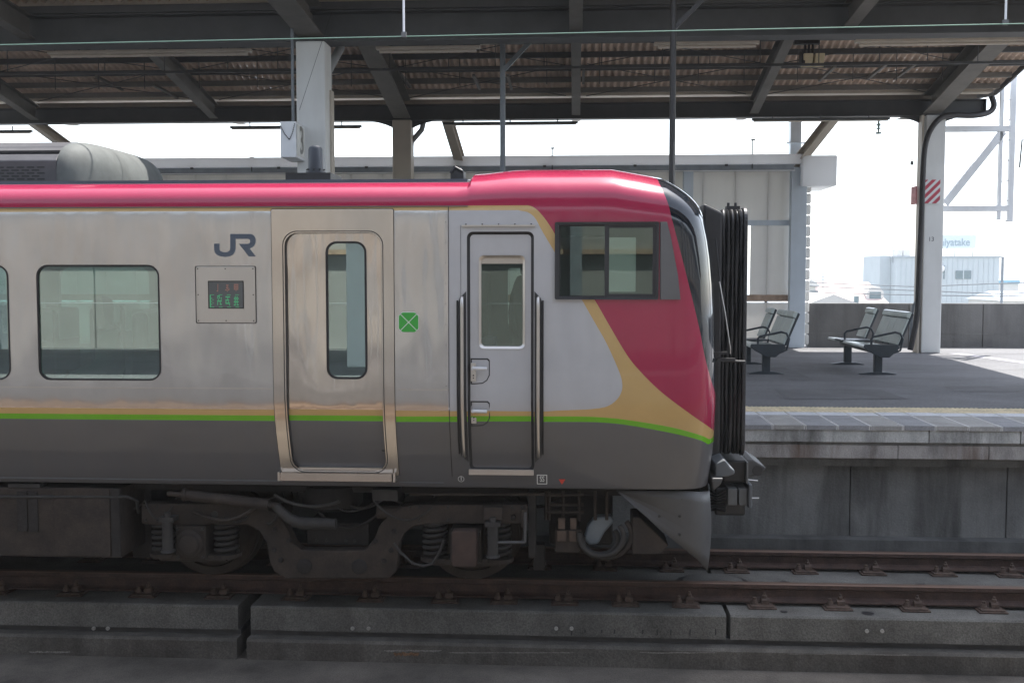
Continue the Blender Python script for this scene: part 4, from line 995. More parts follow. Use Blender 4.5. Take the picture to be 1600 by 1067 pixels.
# ---- snow plough skirt
pa, pb, pc = P(963, 767, .27), P(1072, 767, .27), P(1109, 767, .46)
ba, bb, bc = P(966, 770, .27), P(1072, 860, .30), P(1106, 891, .50)
top = [pa, pb, (pb+pc)/2+Vector((.012, -.035, 0)), pc, Vector((pc.x+.10, YC, pc.z))]
bot = [ba, bb, (bb+bc)/2+Vector((.012, -.03, .01)), bc, Vector((bc.x+.10, YC, bc.z))]
def mir(v): return Vector((v.x, 2*YC-v.y, v.z))
top += [mir(v) for v in top[-2::-1]]; bot += [mir(v) for v in bot[-2::-1]]
m = MB(); nr = 6; k = len(top); vs = []
for i in range(nr+1): vs += [a.lerp(b, i/nr)+Vector((.02*math.sin(math.pi*i/nr), 0, 0)) for a, b in zip(top, bot)]
m.add(vs, [(i*k+j, i*k+j+1, (i+1)*k+j+1, (i+1)*k+j) for i in range(nr) for j in range(k-1)])
for bx_, bz_ in ((1010, 778), (1040, 778), (1065, 779), (1030, 806), (1062, 806), (1062, 835)):
    p = P(bx_, bz_, .285); b_ = MB(); b_.lathe((p.x, .283, p.z), 'y', [(.011, .01), (.011, -.006), (.006, -.009)], 8); b_.build('plough_bolt', M['under_grey'], train)
pg = m.build('snow_plough', M['skirt'], train, smooth=35); sdm = pg.modifiers.new('s', 'SOLIDIFY'); sdm.thickness = .015

# ---- roof equipment
ya = .42; ax0 = PX(88, ya, 250); axe = PX(221, 1.2, 280); zr = ZR+.20; zt_ = PZ(221, .75, 100)
m = MB(); m.prism([(ya, zr), (ya, PZ(246, ya)), (ya+.05, PZ(236, ya)), (ya+.16, PZ(229, ya+.1)), (ya+.4, zt_), (2*YC-ya-.4, zt_), (2*YC-ya-.16, PZ(229, ya+.1)), (2*YC-ya-.05, PZ(236, ya)), (2*YC-ya, PZ(246, ya)), (2*YC-ya, zr)], 'x', XB+.5, ax0)
AC = m.build('air_conditioner', M['ac_d'], train, bevel=.008)
for r in range(5):
    z = PZ(257+r*4.75, ya)
    for k in range(24):
        x = ax0-.10-.085*k-(.045 if r % 2 else 0); m = MB(); m.box(x-.062, x, ya-.003, ya+.004, z-.006, z+.006); m.build('louvre_slot', M['black'], AC)
        if k > 9: break
m = MB(); m.box(XB+.5, ax0-.01, ya+.075, ya+.10, PZ(232, ya)+.0, PZ(230.5, ya)+.012); m.build('lid_seam', M['black'], AC)
m = MB(); L = []; tipx = PX(223, YC, 280); xa_ = ax0+.004; NX = 18
for i in range(NX+1):
    t = math.sin(math.pi/2*i/NX); w_ = (YC-ya+.015)*max(.0004, 1-t**2.3)**.5; h_ = max(.004, (zt_+.01-zr)*max(0, 1-t**2.2)**.5)
    L.append([(xa_+(tipx-xa_)*t, YC-w_*math.copysign(abs(math.cos(q))**.5, math.cos(q)), zr+h_*math.sin(q)**.55) for q in [math.pi*j/24 for j in range(25)]])
k = len(L[0]); m.add([p for r in L for p in r], [(i*k+j, i*k+j+1, (i+1)*k+j+1, (i+1)*k+j) for i in range(len(L)-1) for j in range(k-1)]+[tuple(range(k))])
m.build('aircon_fairing', M['ac'], train, smooth=50)


m = MB(); m.box(XB, XCAB-.03, .26, .30, ZR+.19, ZR+.225); m.build('roof_edge', M['jr'], BODYP)
# antenna
pA = P(491, 270, 1.0); m = MB(); m.box(PX(448, 1.0, 272), PX(518, 1.0, 272), .96, 1.4, ZR+.25, pA.z-.004); an = m.build('antenna_base', M['black'], train)
m = MB(); m.lathe((pA.x, 1.05, pA.z-.004), 'z', [(.085, 0), (.085, .016), (.066, .018), (.060, .205), (.052, .225), (.02, .242)], 20); m.build('antenna', mat('antenna_dark', (.03, .035, .045), .4, 0, .1), an, 40)
for k in range(8): a = k*math.pi/4; m = MB(); m.lathe((pA.x+.075*math.cos(a), 1.05+.075*math.sin(a), pA.z+.022), 'z', [(.009, 0), (.009, .012)], 6); m.build('bolt', M['black'], an)
pB = P(715, 271, .8); m = MB(); m.box(pB.x-.06, pB.x+.05, .8, 1.0, ZR+.23, pB.z+.02); m.box(pB.x-.03, pB.x+.02, .82, .95, pB.z+.02, pB.z+.055); m.tube([(pB.x-.06, .8, pB.z), (pB.x-.02, .8, pB.z+.05), (pB.x+.04, .8, pB.z+.015)], .014, 8); m.build('roof_horn', M['black'], train, bevel=.006)

# ---- interior
it = MB(); it.box(XB+.06, 1.0, .3, 2.5, 1.02, 1.08); it.build('floor', M['int_d'], train)
it = MB(); it.box(XB+.06, .3, .25, 2.55, 3.06, 3.10); it.build('ceiling', M['int'], train)
it = MB(); it.box(-1.14, -1.10, .26, 2.0, 1.08, 3.06); it.build('cab_partition', M['int'], train)
it = MB(); it.box(PX(622, 1.2), PX(622, 1.2)+.03, .28, 1.0, 1.08, 3.06); it.build('vestibule_partition', M['int'], train)
it = MB(); it.box(PX(430, 1.2)-.3, PX(430, 1.2)-.27, .28, 1.1, 1.08, 3.06); it.build('vestibule_partition', M['int'], train)
it = MB(); it.prism([(.55, 1.08), (.98, 1.08), (.98, 1.95), (.62, 2.0), (.5, 1.86)], 'y', .35, 2.4); it.build('driving_desk', M['int_d'], train, bevel=.03)
it = MB(); it.box(-.30, .28, 2.3, 2.7, 1.08, 2.28); it.box(-.34, .30, 2.05, 2.6, 2.28, 2.95); it.build('cab_locker', M['int_d'], train, bevel=.02)
it = MB(); it.box(-.28, -.16, .60, 1.1, 1.6, 2.35); it.box(-.3, .2, .58, 1.12, 1.5, 1.62); it.cyl((-.05, .85, 1.08), (-.05, .85, 1.5), .07, 12); it.build('driver_seat', M['seat'], train, bevel=.04)
it = MB(); it.box(PX(750, 1.6), PX(763, 1.6), 1.55, 1.9, 1.08, 2.6); it.build('cab_cabinet', M['seat'], train)
it = MB(); it.box(PX(752, .6), PX(775, .6), .5, .75, PZ(545, .6), PZ(527, .6)); it.build('blue_bag', M['blue'], train, bevel=.02)
for k in range(4):
    xs_ = PX(258, .6)-.98*k
    for yy in (.28, .76, 1.62, 2.1):
        it = MB(); it.box(xs_-.16, xs_-.03, yy, yy+.45, 1.45, 2.28); it.box(xs_-.62, xs_-.16, yy, yy+.45, 1.38, 1.52); it.build('passenger_seat', M['seat'], train, bevel=.04)
        it = MB(); it.box(xs_-.175, xs_-.02, yy+.03, yy+.42, 2.02, 2.30); it.build('headrest_cover', M['shirt'], train, bevel=.03)
it = MB(); it.box(XB+.1, PX(425, .5), .3, .62, 2.72, 2.76); it.build('luggage_rack', M['int'], train)
# ================================================================ BOGIE AND UNDERFRAME
YB = .34
bog = empty('bogie', (PX(520, .6, 850), YC, 0), train)
def zl(pts, ox, oy, s, Y): return [(lambda p: (p.x, p.z))(P(ox+a/s, oy+b/s, Y)) for a, b in pts]
fr = zl([(75, 205), (75, 320), (160, 332), (330, 330), (480, 325), (680, 328), (745, 362), (785, 425), (805, 540), (830, 595), (890, 632), (1200, 634), (1480, 632), (1528, 590), (1535, 500), (1545, 430), (1570, 375), (1625, 335), (1700, 322), (2010, 320), (2270, 320), (2270, 212), (1640, 212), (1560, 225), (1490, 262), (1430, 330), (1395, 415), (1345, 470), (1180, 474), (985, 470), (940, 435), (900, 345), (850, 262), (760, 218), (700, 208)], 200, 730, 3.636, YB)
for s in (0, 1):
    m = MB(); y0 = YB if s == 0 else 2*YC-YB-.14; m.prism(fr, 'y', y0, y0+.14); m.build('side_frame', M['under2'], bog, bevel=.012)
wx = [PX(310, .5, 850), PX(731, .5, 850)]; WR = .405
wheel_prof = [(.07, -.09), (.09, -.09), (.10, -.03), (.33, .0), (.335, -.035), (.398, -.035), (.405, -.03), (.402, .07), (.43, .085), (.43, .10), (.36, .10), (.335, .05), (.11, .06), (.10, .09)]
for i, x in enumerate(wx):
    for s in (0, 1):
        y = .85 if s == 0 else 2*YC-.85
        m = MB(); m.lathe((x, y, WR+.001), 'y', [(r, h if s == 0 else -h) for r, h in wheel_prof], 48); m.build('wheel', M['under2'], bog, 35)
    m = MB(); m.cyl((x, .45, WR), (x, 2*YC-.45, WR), .08, 16); m.build('axle', M['under'], bog)
    # axle box: square flange, round cap
    ca = WR; yb = .30
    m = MB(); m.box(x-.125, x+.125, yb+.02, yb+.28, ca-.14, ca+.14)
    m.lathe((x, yb+.02, ca), 'y', [(.115, 0), (.115, -.025), (.10, -.032), (.085, -.034), (.083, -.055), (.02, -.062)], 28)
    ab = m.build('axle_box', M['under2'], bog, bevel=.01)
    for sx_ in (-1, 1):
        for sz_ in (-1, 1): m = MB(); m.lathe((x+sx_*.102, yb+.02, ca+sz_*.115), 'y', [(.014, .002), (.014, -.02), (.008, -.022)], 6); m.build('bolt', M['under_grey'], ab)
    if i == 1: m = MB(); m.prism(rrect(x-.10, x+.10, ca-.13, ca+.16, .03), 'y', yb-.10, yb+.02); m.build('sensor_cover', mat('cover_rust', (.05, .031, .024), .8, 0, .3, 7, .1), ab, bevel=.012)
    # coil springs and dampers either side
    for sx_ in (-1, 1):
        cx = x+sx_*.26; m = MB(); pts = []
        for k in range(80):
            a = k/12*2*math.pi*.95; pts.append((cx+.088*math.cos(a), YB+.10+.088*math.sin(a), ca-.10+.30*k/80))
        m.tube(pts, .019, 7); sp_ = m.build('coil_spring', M['under'], bog, 60)
        m = MB(); m.lathe((cx, YB+.10, ca-.135), 'z', [(.12, 0), (.12, .03), (.06, .035)], 20); m.build('spring_seat', M['under2'], sp_)
        m = MB(); m.box(min(x, cx)-.02, max(x, cx)+.02, YB+.02, YB+.2, ca-.165, ca-.11); m.build('spring_arm', M['under2'], ab, bevel=.01)
    dxp = (262, 770)[i]; xd = PX(dxp, .25, 830)
    m = MB(); m.cyl((xd, .25, PZ(868, .25)), (xd, .25, PZ(822, .25)), .043, 16); m.cyl((xd, .25, PZ(824, .25)), (xd, .25, PZ(808, .25)), .026, 12); m.box(xd-.06, xd+.06, .22, .36, PZ(822, .25), PZ(815, .25)); m.lathe((xd, .25, PZ(872, .25)), 'z', [(.02, 0), (.06, .01), (.05, .03)], 12); m.build('axle_damper', M['under_grey'], bog, 40)
for zx, zy in ((492, 265), (2097, 270)): 
    p = P(200+zx/3.636, 730+zy/3.636, YB); m = MB(); m.lathe((p.x, YB, p.z), 'y', [(.027, .01), (.027, -.003), (.022, -.004)], 16); m.build('frame_hole', M['black'], bog)
for zx, zy, r in ((1003, 560, .062), (1315, 562, .062), (835, 350, .02), (830, 468, .02), (870, 525, .02), (915, 415, .02), (1405, 420, .02), (1495, 470, .02), (1455, 530, .02), (1510, 362, .02), (400, 262, .016), (2190, 280, .02)):
    p = P(200+zx/3.636, 730+zy/3.636, YB); m = MB(); m.lathe((p.x, YB, p.z), 'y', [(r, .01), (r, -.012), (r*.8, -.018)], 20); m.build('frame_boss', M['under'], bog, 40)
# bolster area: air spring, transom, traction gear
p = P(517, 785, .55); m = MB(); m.lathe((p.x, .62, PZ(804, .4)), 'z', [(.20, 0), (.25, .03), (.255, .09), (.24, .13), (.22, .19)], 32); m.build('air_spring', M['under'], bog, 50)
m = MB(); m.box(PX(476, .5), PX(575, .5), .48, 2.3, PZ(855, .5), PZ(820, .5)); m.build('transom', M['under'], bog, bevel=.01)
for px in (491, 507, 537, 551): m = MB(); m.lathe((PX(px, .48), .48, PZ(848, .48)), 'y', [(.013, .002), (.013, -.015)], 8); m.build('bolt', M['under_grey'], bog)
m = MB(); m.tube([P(431, 789, .28), P(437, 797, .28), P(452, 810, .28), P(470, 817, .28), P(525, 818, .28)], [.04, .04, .045, .05, .045], 12); m.build('damper_bracket', M['under_grey'], bog, 50)
m = MB(); m.tube([P(292, 773, .27), P(420, 788, .27)], .045, 14); m.tube([P(262, 771, .27), P(295, 773, .27)], .022, 10); m.tube([P(418, 788, .27), P(434, 790, .27)], .026, 10); m.lathe(P(288, 772.5, .27), 'x', [(.05, -.01), (.055, 0), (.05, .02)], 14); m.build('yaw_damper', M['under2'], bog, 45)
m = MB(); m.tube([P(616, 848, .28), P(625, 862, .28), P(645, 880, .28), P(662, 884, .28), P(676, 880, .28), P(687, 862, .28), P(694, 843, .28)], .012, 8); m.build('sensor_cable', M['under_grey'], bog, 60)
m = MB(); m.tube([P(770, 847, .24), P(820, 847, .24)], .012, 8); m.tube([P(820, 847, .24), P(821, 800, .24)], .012, 8); m.build('foot_step', M['skirt'], bog)
m = MB(); m.box(PX(580, .3), PX(620, .3), .28, .5, PZ(784, .3), PZ(767, .3)); m.build('frame_bracket', M['under_grey'], bog)
m = MB(); m.box(PX(815, .28), PX(823, .28), .26, .34, PZ(823, .28), PZ(795, .28)); m.build('step_bracket', M['under2'], bog, bevel=.006); m = MB(); m.box(PX(755, .28), PX(785, .28), .26, .34, PZ(812, .28), PZ(792, .28)); m.build('step_bracket', M['under2'], bog, bevel=.006)
random.seed(21)
for k in range(16):                       # pipes, hoses and cables hung round the bogie
    px0 = random.choice((225, 300, 400, 430, 560, 585, 600, 640, 660, 790, 810)); py0 = random.uniform(768, 800); Yh = random.uniform(.24, .7)
    a0 = P(px0, py0, Yh); ln = random.uniform(.2, .6)*random.choice((-1, 1)); sag = random.uniform(.03, .16)
    m = MB(); m.tube([a0+Vector((ln*t, .03*math.sin(5*t+k), -sag*4*t*(1-t)-.05*t)) for t in [j/10 for j in range(11)]], random.choice((.008, .011, .014)), 7); m.build('brake_hose', random.choice((M['under_grey'], M['under'], M['under2'])), bog, 60)
m = MB(); m.cyl(P(590, 800, .4), P(640, 800, .4), .055, 16); m.build('brake_cylinder', M['under2'], bog, 45)
for px in (228, 246, 640, 655, 700, 800, 815):
    for py in (792, 812):
        p = P(px, py, YB); m = MB(); m.lathe((p.x, YB, p.z), 'y', [(.011, .004), (.011, -.012), (.006, -.016)], 6); m.build('bolt', M['under_grey'], bog)
# underfloor boxes
und = empty('underframe', (-3, YC, .3), train)
m = MB(); m.tube([P(-40, 776, .21), P(200, 776, .21), P(214, 782, .3), P(216, 800, .4)], .014, 8); m.build('air_pipe', M['under_grey'], und, 60)
m = MB(); m.tube([P(640, 772, .3), P(850, 772, .3)], .012, 8); m.build('air_pipe', M['under2'], und, 60)
m = MB(); m.box(XB+.3, PX(181, .22), .22, 2.5, PZ(882, .22), PZ(768, .3)); ub = m.build('equipment_box', M['under2'], und, bevel=.015)
m = MB(); m.box(PX(75, .2), PX(164, .2), .205, .22, PZ(880, .2), PZ(771, .2)); m.build('box_door', M['under2'], ub, bevel=.005)
m = MB(); m.box(PX(166, .2), PX(180, .2), .2, .22, PZ(880, .2), PZ(771, .2)); m.build('box_edge', M['under'], ub, bevel=.005)
for a, b in ((17, 33), (35, 50)): m = MB(); m.box(PX(a, .2), PX(b, .2), .205, .22, PZ(842, .2), PZ(778, .2)); m.build('box_hatch', M['under'], ub, bevel=.004)
m = MB(); m.box(PX(8, .25), PX(58, .25), .22, .35, PZ(770, .25), PZ(764, .25)); m.build('box_hanger', M['under_grey'], ub)
m = MB(); m.box(XB+.2, 1.0, .5, 2.3, .80, .90); m.build('floor_frame', M['under'], und)
m = MB(); m.box(PX(184, .5), PX(215, .5), .7, 2.1, PZ(880, .7), PZ(768, .7)); m.build('engine_side', M['under'], und)
# gear ahead of the bogie: valve block, pipes, hoses, box
m = MB(); m.box(PX(868, .4), PX(908, .4), .4, .7, PZ(862, .4), PZ(826, .4)); vb = m.build('valve_block', M['under2'], und, bevel=.01)
for a, b in ((871, 886), (890, 904)): m = MB(); m.box(PX(a, .38), PX(b, .38), .38, .4, PZ(845, .38), PZ(828, .38)); m.box(PX(a+2, .38), PX(b-2, .38), .37, .4, PZ(825, .38), PZ(808, .38)); m.build('valve', mat('valve_brown', (.08, .055, .04), .8, 0, .3, 9), vb, bevel=.006)
m = MB()
for py in (773, 788, 800): m.tube([P(852, py, .45), P(912, py, .45)], .014, 8)
for px in (853, 858, 880, 905, 930, 948): m.tube([P(px, 767, .45), P(px, 812, .45)], .013, 8)
m.build('pipe_rack', M['under2'], und, 50)
for i, (r0, c) in enumerate(((30, (940, 838)), (36, (945, 835)), (24, (938, 842)))):
    m = MB(); m.tube([P(c[0]+r0*1.15*math.cos(R(a)), c[1]+r0*math.sin(R(a)), .36+.03*i) for a in range(-35, 200, 12)], .022, 10); m.build('air_hose', M['under_grey'] if i != 1 else M['under2'], und, 60)
m = MB(); t = [(912, 842), (918, 822), (930, 808), (955, 806), (960, 815), (945, 832), (935, 850), (920, 852)]; q = [P(a, b, .5) for a, b in t]; m.prism([(p.x, p.z) for p in q], 'y', .5, .62); m.build('horn_shield', mat('pale_cover', (.17, .2, .22), .5, 0, .2), und, bevel=.02)
m = MB(); t = [(988, 808), (1000, 808), (1045, 852), (1030, 866), (988, 866)]; q = [P(a, b, .36) for a, b in t]; m.prism([(p.x, p.z) for p in q], 'y', .36, .7); m.build('sand_box', M['under2'], und, bevel=.01)
m = MB(); m.box(PX(826, .4), PX(838, .4), .36, .5, PZ(868, .4), PZ(767, .4)); m.box(PX(834, .5), PX(852, .5), .5, .6, PZ(890, .5), PZ(850, .5)); m.build('rail_guard', M['under'], und, bevel=.006)
m = MB(); m.box(PX(858, .8), PX(960, .8), .9, 2, PZ(850, .9), PZ(770, .9)); m.build('gear_case', M['under'], und, bevel=.03)

# ================================================================ PLATFORM OBJECTS
# ---- hanging lamps
def tube_lamp(px0, px1, py, Y, mt, double, label, grp, drop):
    a = P(px0, py, Y); b = P(px1, py, Y); x0, x1 = a.x, b.x; z = (a.z+b.z)/2
    o = thing('fluorescent_lamp', label, 'lamp', ((x0+x1)/2, Y, z), grp)
    if double:
        m = MB(); m.box(x0, x1, Y-.05, Y+.05, z-.005, z+.035); m.build('housing', mt, o, bevel=.006)
        m = MB(); m.cyl((x0+.05, Y-.02, z-.035), (x1-.05, Y-.02, z-.035), .022, 10); m.build('tube', M['lamp'], o, 40)
    else:
        m = MB(); m.box(x0, x1, Y-.04, Y+.04, z-.008, z+.035); m.build('housing', mt, o, bevel=.006)
        m = MB(); m.cyl((x0+.03, Y, z-.022), (x1-.03, Y, z-.022), .013, 8); m.build('tube', M['lamp'], o, 40)
    for t in (.15, .5, .85): x = x0+(x1-x0)*t; m = MB(); m.cyl((x, Y, z+.035), (x, Y, z+drop), .012, 6); m.build('hanger', M['canopy'], o)
for a, b, y, w in ((76, 393, 83, 'between the number 3 sign and the rounded roof unit'), (588, 750, 77, 'between the drain pipe and the braced grey post'), (1022, 1186, 69.5, 'crossing behind the dark slender post'), (1336, 1640, 65, 'at the open canopy end above the cable')):
    tube_lamp(a, b, y, 6.7, M['lamp'], True, 'cream twin strip lamp '+w, 'strip lamps behind the near beam', .4)
for a, b, y, w in ((-150, 50, 207, 'above the louvred roof unit'), (360, 565, 199.5, 'passing behind the white column and number 3 sign'), (692, 903, 193.5, 'passing behind the braced grey post'), (1175, 1390, 187.5, 'above the white eaves box and insulator')):
    tube_lamp(a, b, y, 13.15, M['lampdark'], False, 'thin dark strip lamp '+w, 'strip lamps below the far beam', .12)
# ---- number 3 hanging box sign
Ys = 5.4
o = thing('platform_number_sign', 'white hanging box sign with the number 3 beside the white column', 'sign', P(457, 250, Ys))
A, B, C_ = P(438, 190, Ys), P(461, 190, Ys-.02), P(479, 199, Ys+.75)
zt_, zb_ = P(450, 190, Ys).z, P(450, 246, Ys).z
xa, xb = PX(438, Ys, 220), PX(462.5, Ys, 220); dY = .62
xc = PX(478.5, Ys+dY, 220)
poly = [(xa, Ys), (xb, Ys), (xb+.0, Ys+dY), (xa+.0, Ys+dY)]
# the box is turned: its number face looks toward the open end of the platform
poly = [(xa, Ys), (xb, Ys+.0), (xc, Ys+dY), (xc-(xb-xa), Ys+dY)]
m = MB(); m.prism(poly, 'z', zb_, zt_); m.build('box', M['signwhite'], o, bevel=.008)
fd = Vector((xc-xb, dY, 0)).normalized(); nrm = Vector((fd.y, -fd.x, 0)); fl = (Vector((xc, Ys+dY, 0))-Vector((xb, Ys, 0))).length
def onface(u, v, off=.004): q = Vector((xb, Ys, 0))+fd*u+nrm*off; return (q.x, q.y, v)
m = MB(); m.add([onface(.04, zb_+.03), onface(fl-.04, zb_+.03), onface(fl-.04, zt_-.03), onface(.04, zt_-.03)], [(0, 1, 2, 3)]); m.build('sign_face', M['signface'], o, fixn=False)
m = MB(); text_mb(m, '3', .50, lambda u, v: onface(fl/2+u, (zb_+zt_)/2+v, .009), 1.1, .004); m.build('numeral', M['signgrey'], o)
m = MB(); pts = [(xa+.01, Ys-.012, zt_-.06), (xa+.06, Ys-.012, zt_-.16), (xa+.12, Ys-.014, zt_-.23), (xb-.04, Ys-.012, zt_-.14), (xb-.01, Ys-.012, zt_-.02)]
for i in range(len(pts)-1):
    p, q = Vector(pts[i]), Vector(pts[i+1]); k = max(2, int((q-p).length/.022))
    for j in range(k): m.tube([p.lerp(q, j/k), p.lerp(q, (j+.7)/k)], .006, 5)
m.build('chain', M['black'], o)
px_ = PX(457, Ys+.25, 100); m = MB(); m.cyl((px_, Ys+.25, zt_), (px_, Ys+.25, PZ(25, Ys+.25)), .02, 10); m.build('hanger_pipe', M['pole'], o)
# ---- posts behind the train
p = P(785.5, 160, 7.0); m = MB(); m.cyl((p.x, 7.0, ZP), (p.x, 7.0, PZ(66, 7.0)), .038, 12); po = thing('canopy_post', 'grey steel post with a diagonal brace under the canopy', 'post', (p.x, 7, ZP)); m.build('post', M['pole'], po, 50)
m = MB(); m.beam(P(787, 110, 6.98), P(828, 66, 6.98), .05, .06); m.build('brace', M['pole'], po)
p = P(1051, 160, 4.6); m = MB(); m.cyl((p.x, 4.6, ZP), (p.x, 4.6, 6.4), .036, 12); po = thing('dark_post', 'dark slender post rising to the canopy behind the cab roof', 'post', (p.x, 4.6, ZP)); m.build('post', M['pole_d'], po, 50)
m = MB(); m.beam(P(1053, 45, 4.6), P(1108, -10, 4.6), .05, .05); m.build('brace', M['pole_d'], po)
m = MB(); m.cyl((p.x-.002, 4.55, PZ(290, 4.6)), (p.x-.002, 4.55, PZ(225, 4.6)), .02, 8); m.build('cable_clip', M['pole_d'], po)
# ---- loudspeakers pair
o = thing('loudspeaker_pair', 'pair of cream box loudspeakers hung from a black bracket under the canopy', 'loudspeaker', P(1270, 110, 10.4))
for a, b in ((1254, 1269), (1272, 1287)):
    m = MB(); x0, x1 = PX(a, 10.4, 100), PX(b, 10.4, 100); z0, z1 = PZ(111, 10.4), PZ(91, 10.4); m.prism([(10.4, z0), (10.3, z1), (10.6, z1), (10.62, z0+.04)], 'x', x0, x1); m.build('speaker', mat('speaker_cream', (.55, .47, .30), .6, 0, .1), o, bevel=.012)
m = MB(); x0, x1 = PX(1250, 10.5), PX(1255, 10.5); m.box(PX(1250, 10.5, 100), PX(1255, 10.5, 100), 10.35, 10.6, PZ(109, 10.5), PZ(88, 10.5))
for px in (1258, 1264, 1270): m.cyl((PX(px, 10.5, 80), 10.5, PZ(92, 10.5)), (PX(px, 10.5, 80), 10.5, PZ(45, 10.5)), .02, 8)
m.box(PX(1240, 10.5, 90), PX(1280, 10.5, 90), 10.45, 10.55, PZ(76, 10.5), PZ(68, 10.5)); m.build('bracket', M['black'], o)
# ---- striped warning plates on the column
def striped(name, x0, x1, y, z0, z1):
    o = thing(name, 'red and white diagonally striped warning plate on the white column', 'warning sign', ((x0+x1)/2, y, z0))
    m = MB(); m.box(x0, x1, y-.012, y, z0, z1); m.build('plate', M['signwhite'], o)
    m = MB(); w, h = x1-x0, z1-z0; n = 5; pitch = (w+h)/n
    for k in range(-n, n+1):
        q = [(k*pitch, 0), (k*pitch+pitch*.55, 0), (k*pitch+pitch*.55+h, h), (k*pitch+h, h)]
        def clip(poly, f, v, keep):   # half-plane clip
            out = []
            for i in range(len(poly)):
                a, b = poly[i], poly[(i+1) % len(poly)]; ia = keep(a[f]); ib = keep(b[f])
                if ia: out.append(a)
                if ia != ib: t = (v-a[f])/(b[f]-a[f]); out.append((a[0]+(b[0]-a[0])*t, a[1]+(b[1]-a[1])*t))
            return out
        q = clip(q, 0, 0, lambda t: t >= 0); 
        if len(q) > 2: q = clip(q, 0, w, lambda t: t <= w)
        if len(q) > 2: m.add([(x0+a, y-.0145, z0+b) for a, b in q], [tuple(range(len(q)))])
    m.build('stripes', M['red'], o, fixn=False)
    return o
a = (PX(1443.5, 13.28, 300), PX(1469, 13.28, 300), PZ(318, 13.28, 1450), PZ(281, 13.28, 1450)); striped('warning_plate', a[0], a[1], 13.295, a[2], a[3])
x = PX(1433.5, 13.3, 300); o = thing('warning_plate', 'narrow edge of a faded red striped plate left of the black cable', 'warning sign', (x, 13.5, a[2])); m = MB(); m.box(x-.03, x-.005, 13.3, 13.6, a[2]-.01, a[3]-.12); m.build('plate', mat('faded_red', (.5, .2, .2), .7, 0, .3, 20), o)
# ---- ladder bracket
o = thing('signal_ladder', 'white steel ladder held on two brackets beside the numbered column', 'ladder', P(1575, 348, 13.6))
LW = M['signwhite']; yl = 13.6
for px, y0, y1 in ((1563, 135, 346), (1580.5, 100, 349)):
    w = .06 if px < 1570 else .10; xx = PX(px, yl, 240); m = MB(); m.box(xx-w/2, xx+w/2, yl-.04, yl+.04, PZ(y1, yl), PZ(y0, yl)); m.build('stile', LW, o)
for k in range(7): z0 = PZ(157+k*31.5, yl, 1572); m = MB(); m.cyl((PX(1563, yl, 240), yl, z0-.02), (PX(1580, yl, 240), yl, z0+.02), .012, 6); m.build('rung', LW, o)
for py in (202, 326):
    m = MB(); m.box(PX(1470, yl, py), PX(1577, yl, py), yl-.05, yl+.05, PZ(py+4.5, yl, 1520), PZ(py-4.5, yl, 1520)); m.build('bracket_arm', LW, o, bevel=.006)
m = MB(); m.beam(P(1477, 318, yl), P(1567, 206, yl), .08, .14); m.build('brace', LW, o)
# ---- insulator
o = thing('insulator', 'small dark insulator hanging from the strip lamp end below the far beam', 'insulator', P(1373, 214, 13.3)); c = P(1373, 190, 13.3)
m = MB(); m.lathe((c.x, 13.3, PZ(214, 13.3)), 'z', [(.06, 0), (.06, .03), (.015, .035), (.02, .09), (.065, .10), (.02, .12), (.03, .17), (.07, .18), (.02, .2), (.02, .32)], 12); m.build('body', M['porcelain'], o, 40)
# ---- overhead wire
wa, wb2 = P(0, 70.5, YC+.12), P(1600, 37.5, YC-.1); dr = (wb2-wa)
o = thing('contact_wire', 'thin green tinged overhead contact wire crossing above the train', 'wire', wa)
m = MB(); m.tube([wa-dr*1.2, wa, wb2, wb2+dr*.8], .0048, 8); m.build('wire', M['wire'], o)
for px, py in ((631, 50), (1571, 31)):
    p = P(px, py+6, YC); m = MB(); m.cyl((p.x, p.y, p.z+.015), (p.x, p.y, p.z+1.2), .010, 8); m.build('dropper', M['signwhite'], o); m = MB(); m.box(p.x-.022, p.x+.022, p.y-.015, p.y+.015, p.z-.015, p.z+.03); m.build('clamp', M['boxgrey'], o)
m = MB(); m.tube([P(-200, -60, YC)+Vector((0, 0, .3)), P(1800, -90, YC)], .008, 6); m.build('messenger_wire', M['boxgrey'], o)
# ---- cables strung in front of the column
for a, b in (((560, 3), (462, 215)),):
    m = MB(); m.tube([P(518, 20, 5.6), P(468, 172, 5.55)], .0028, 5)
    tag(m.build('stay_wire', M['black']), 'thin slanting stay wire beside the number 3 sign', 'wire')
m = MB(); m.tube([P(750, 70, 7.1), P(800, 66, 7.1), P(850, 58, 7.0), P(930, 58, 7.0), P(985, 64, 7.1)], .014, 6); tag(m.build('lamp_cable', M['lamp']), 'slack grey cable looping along the canopy beam from a strip lamp', 'cable')

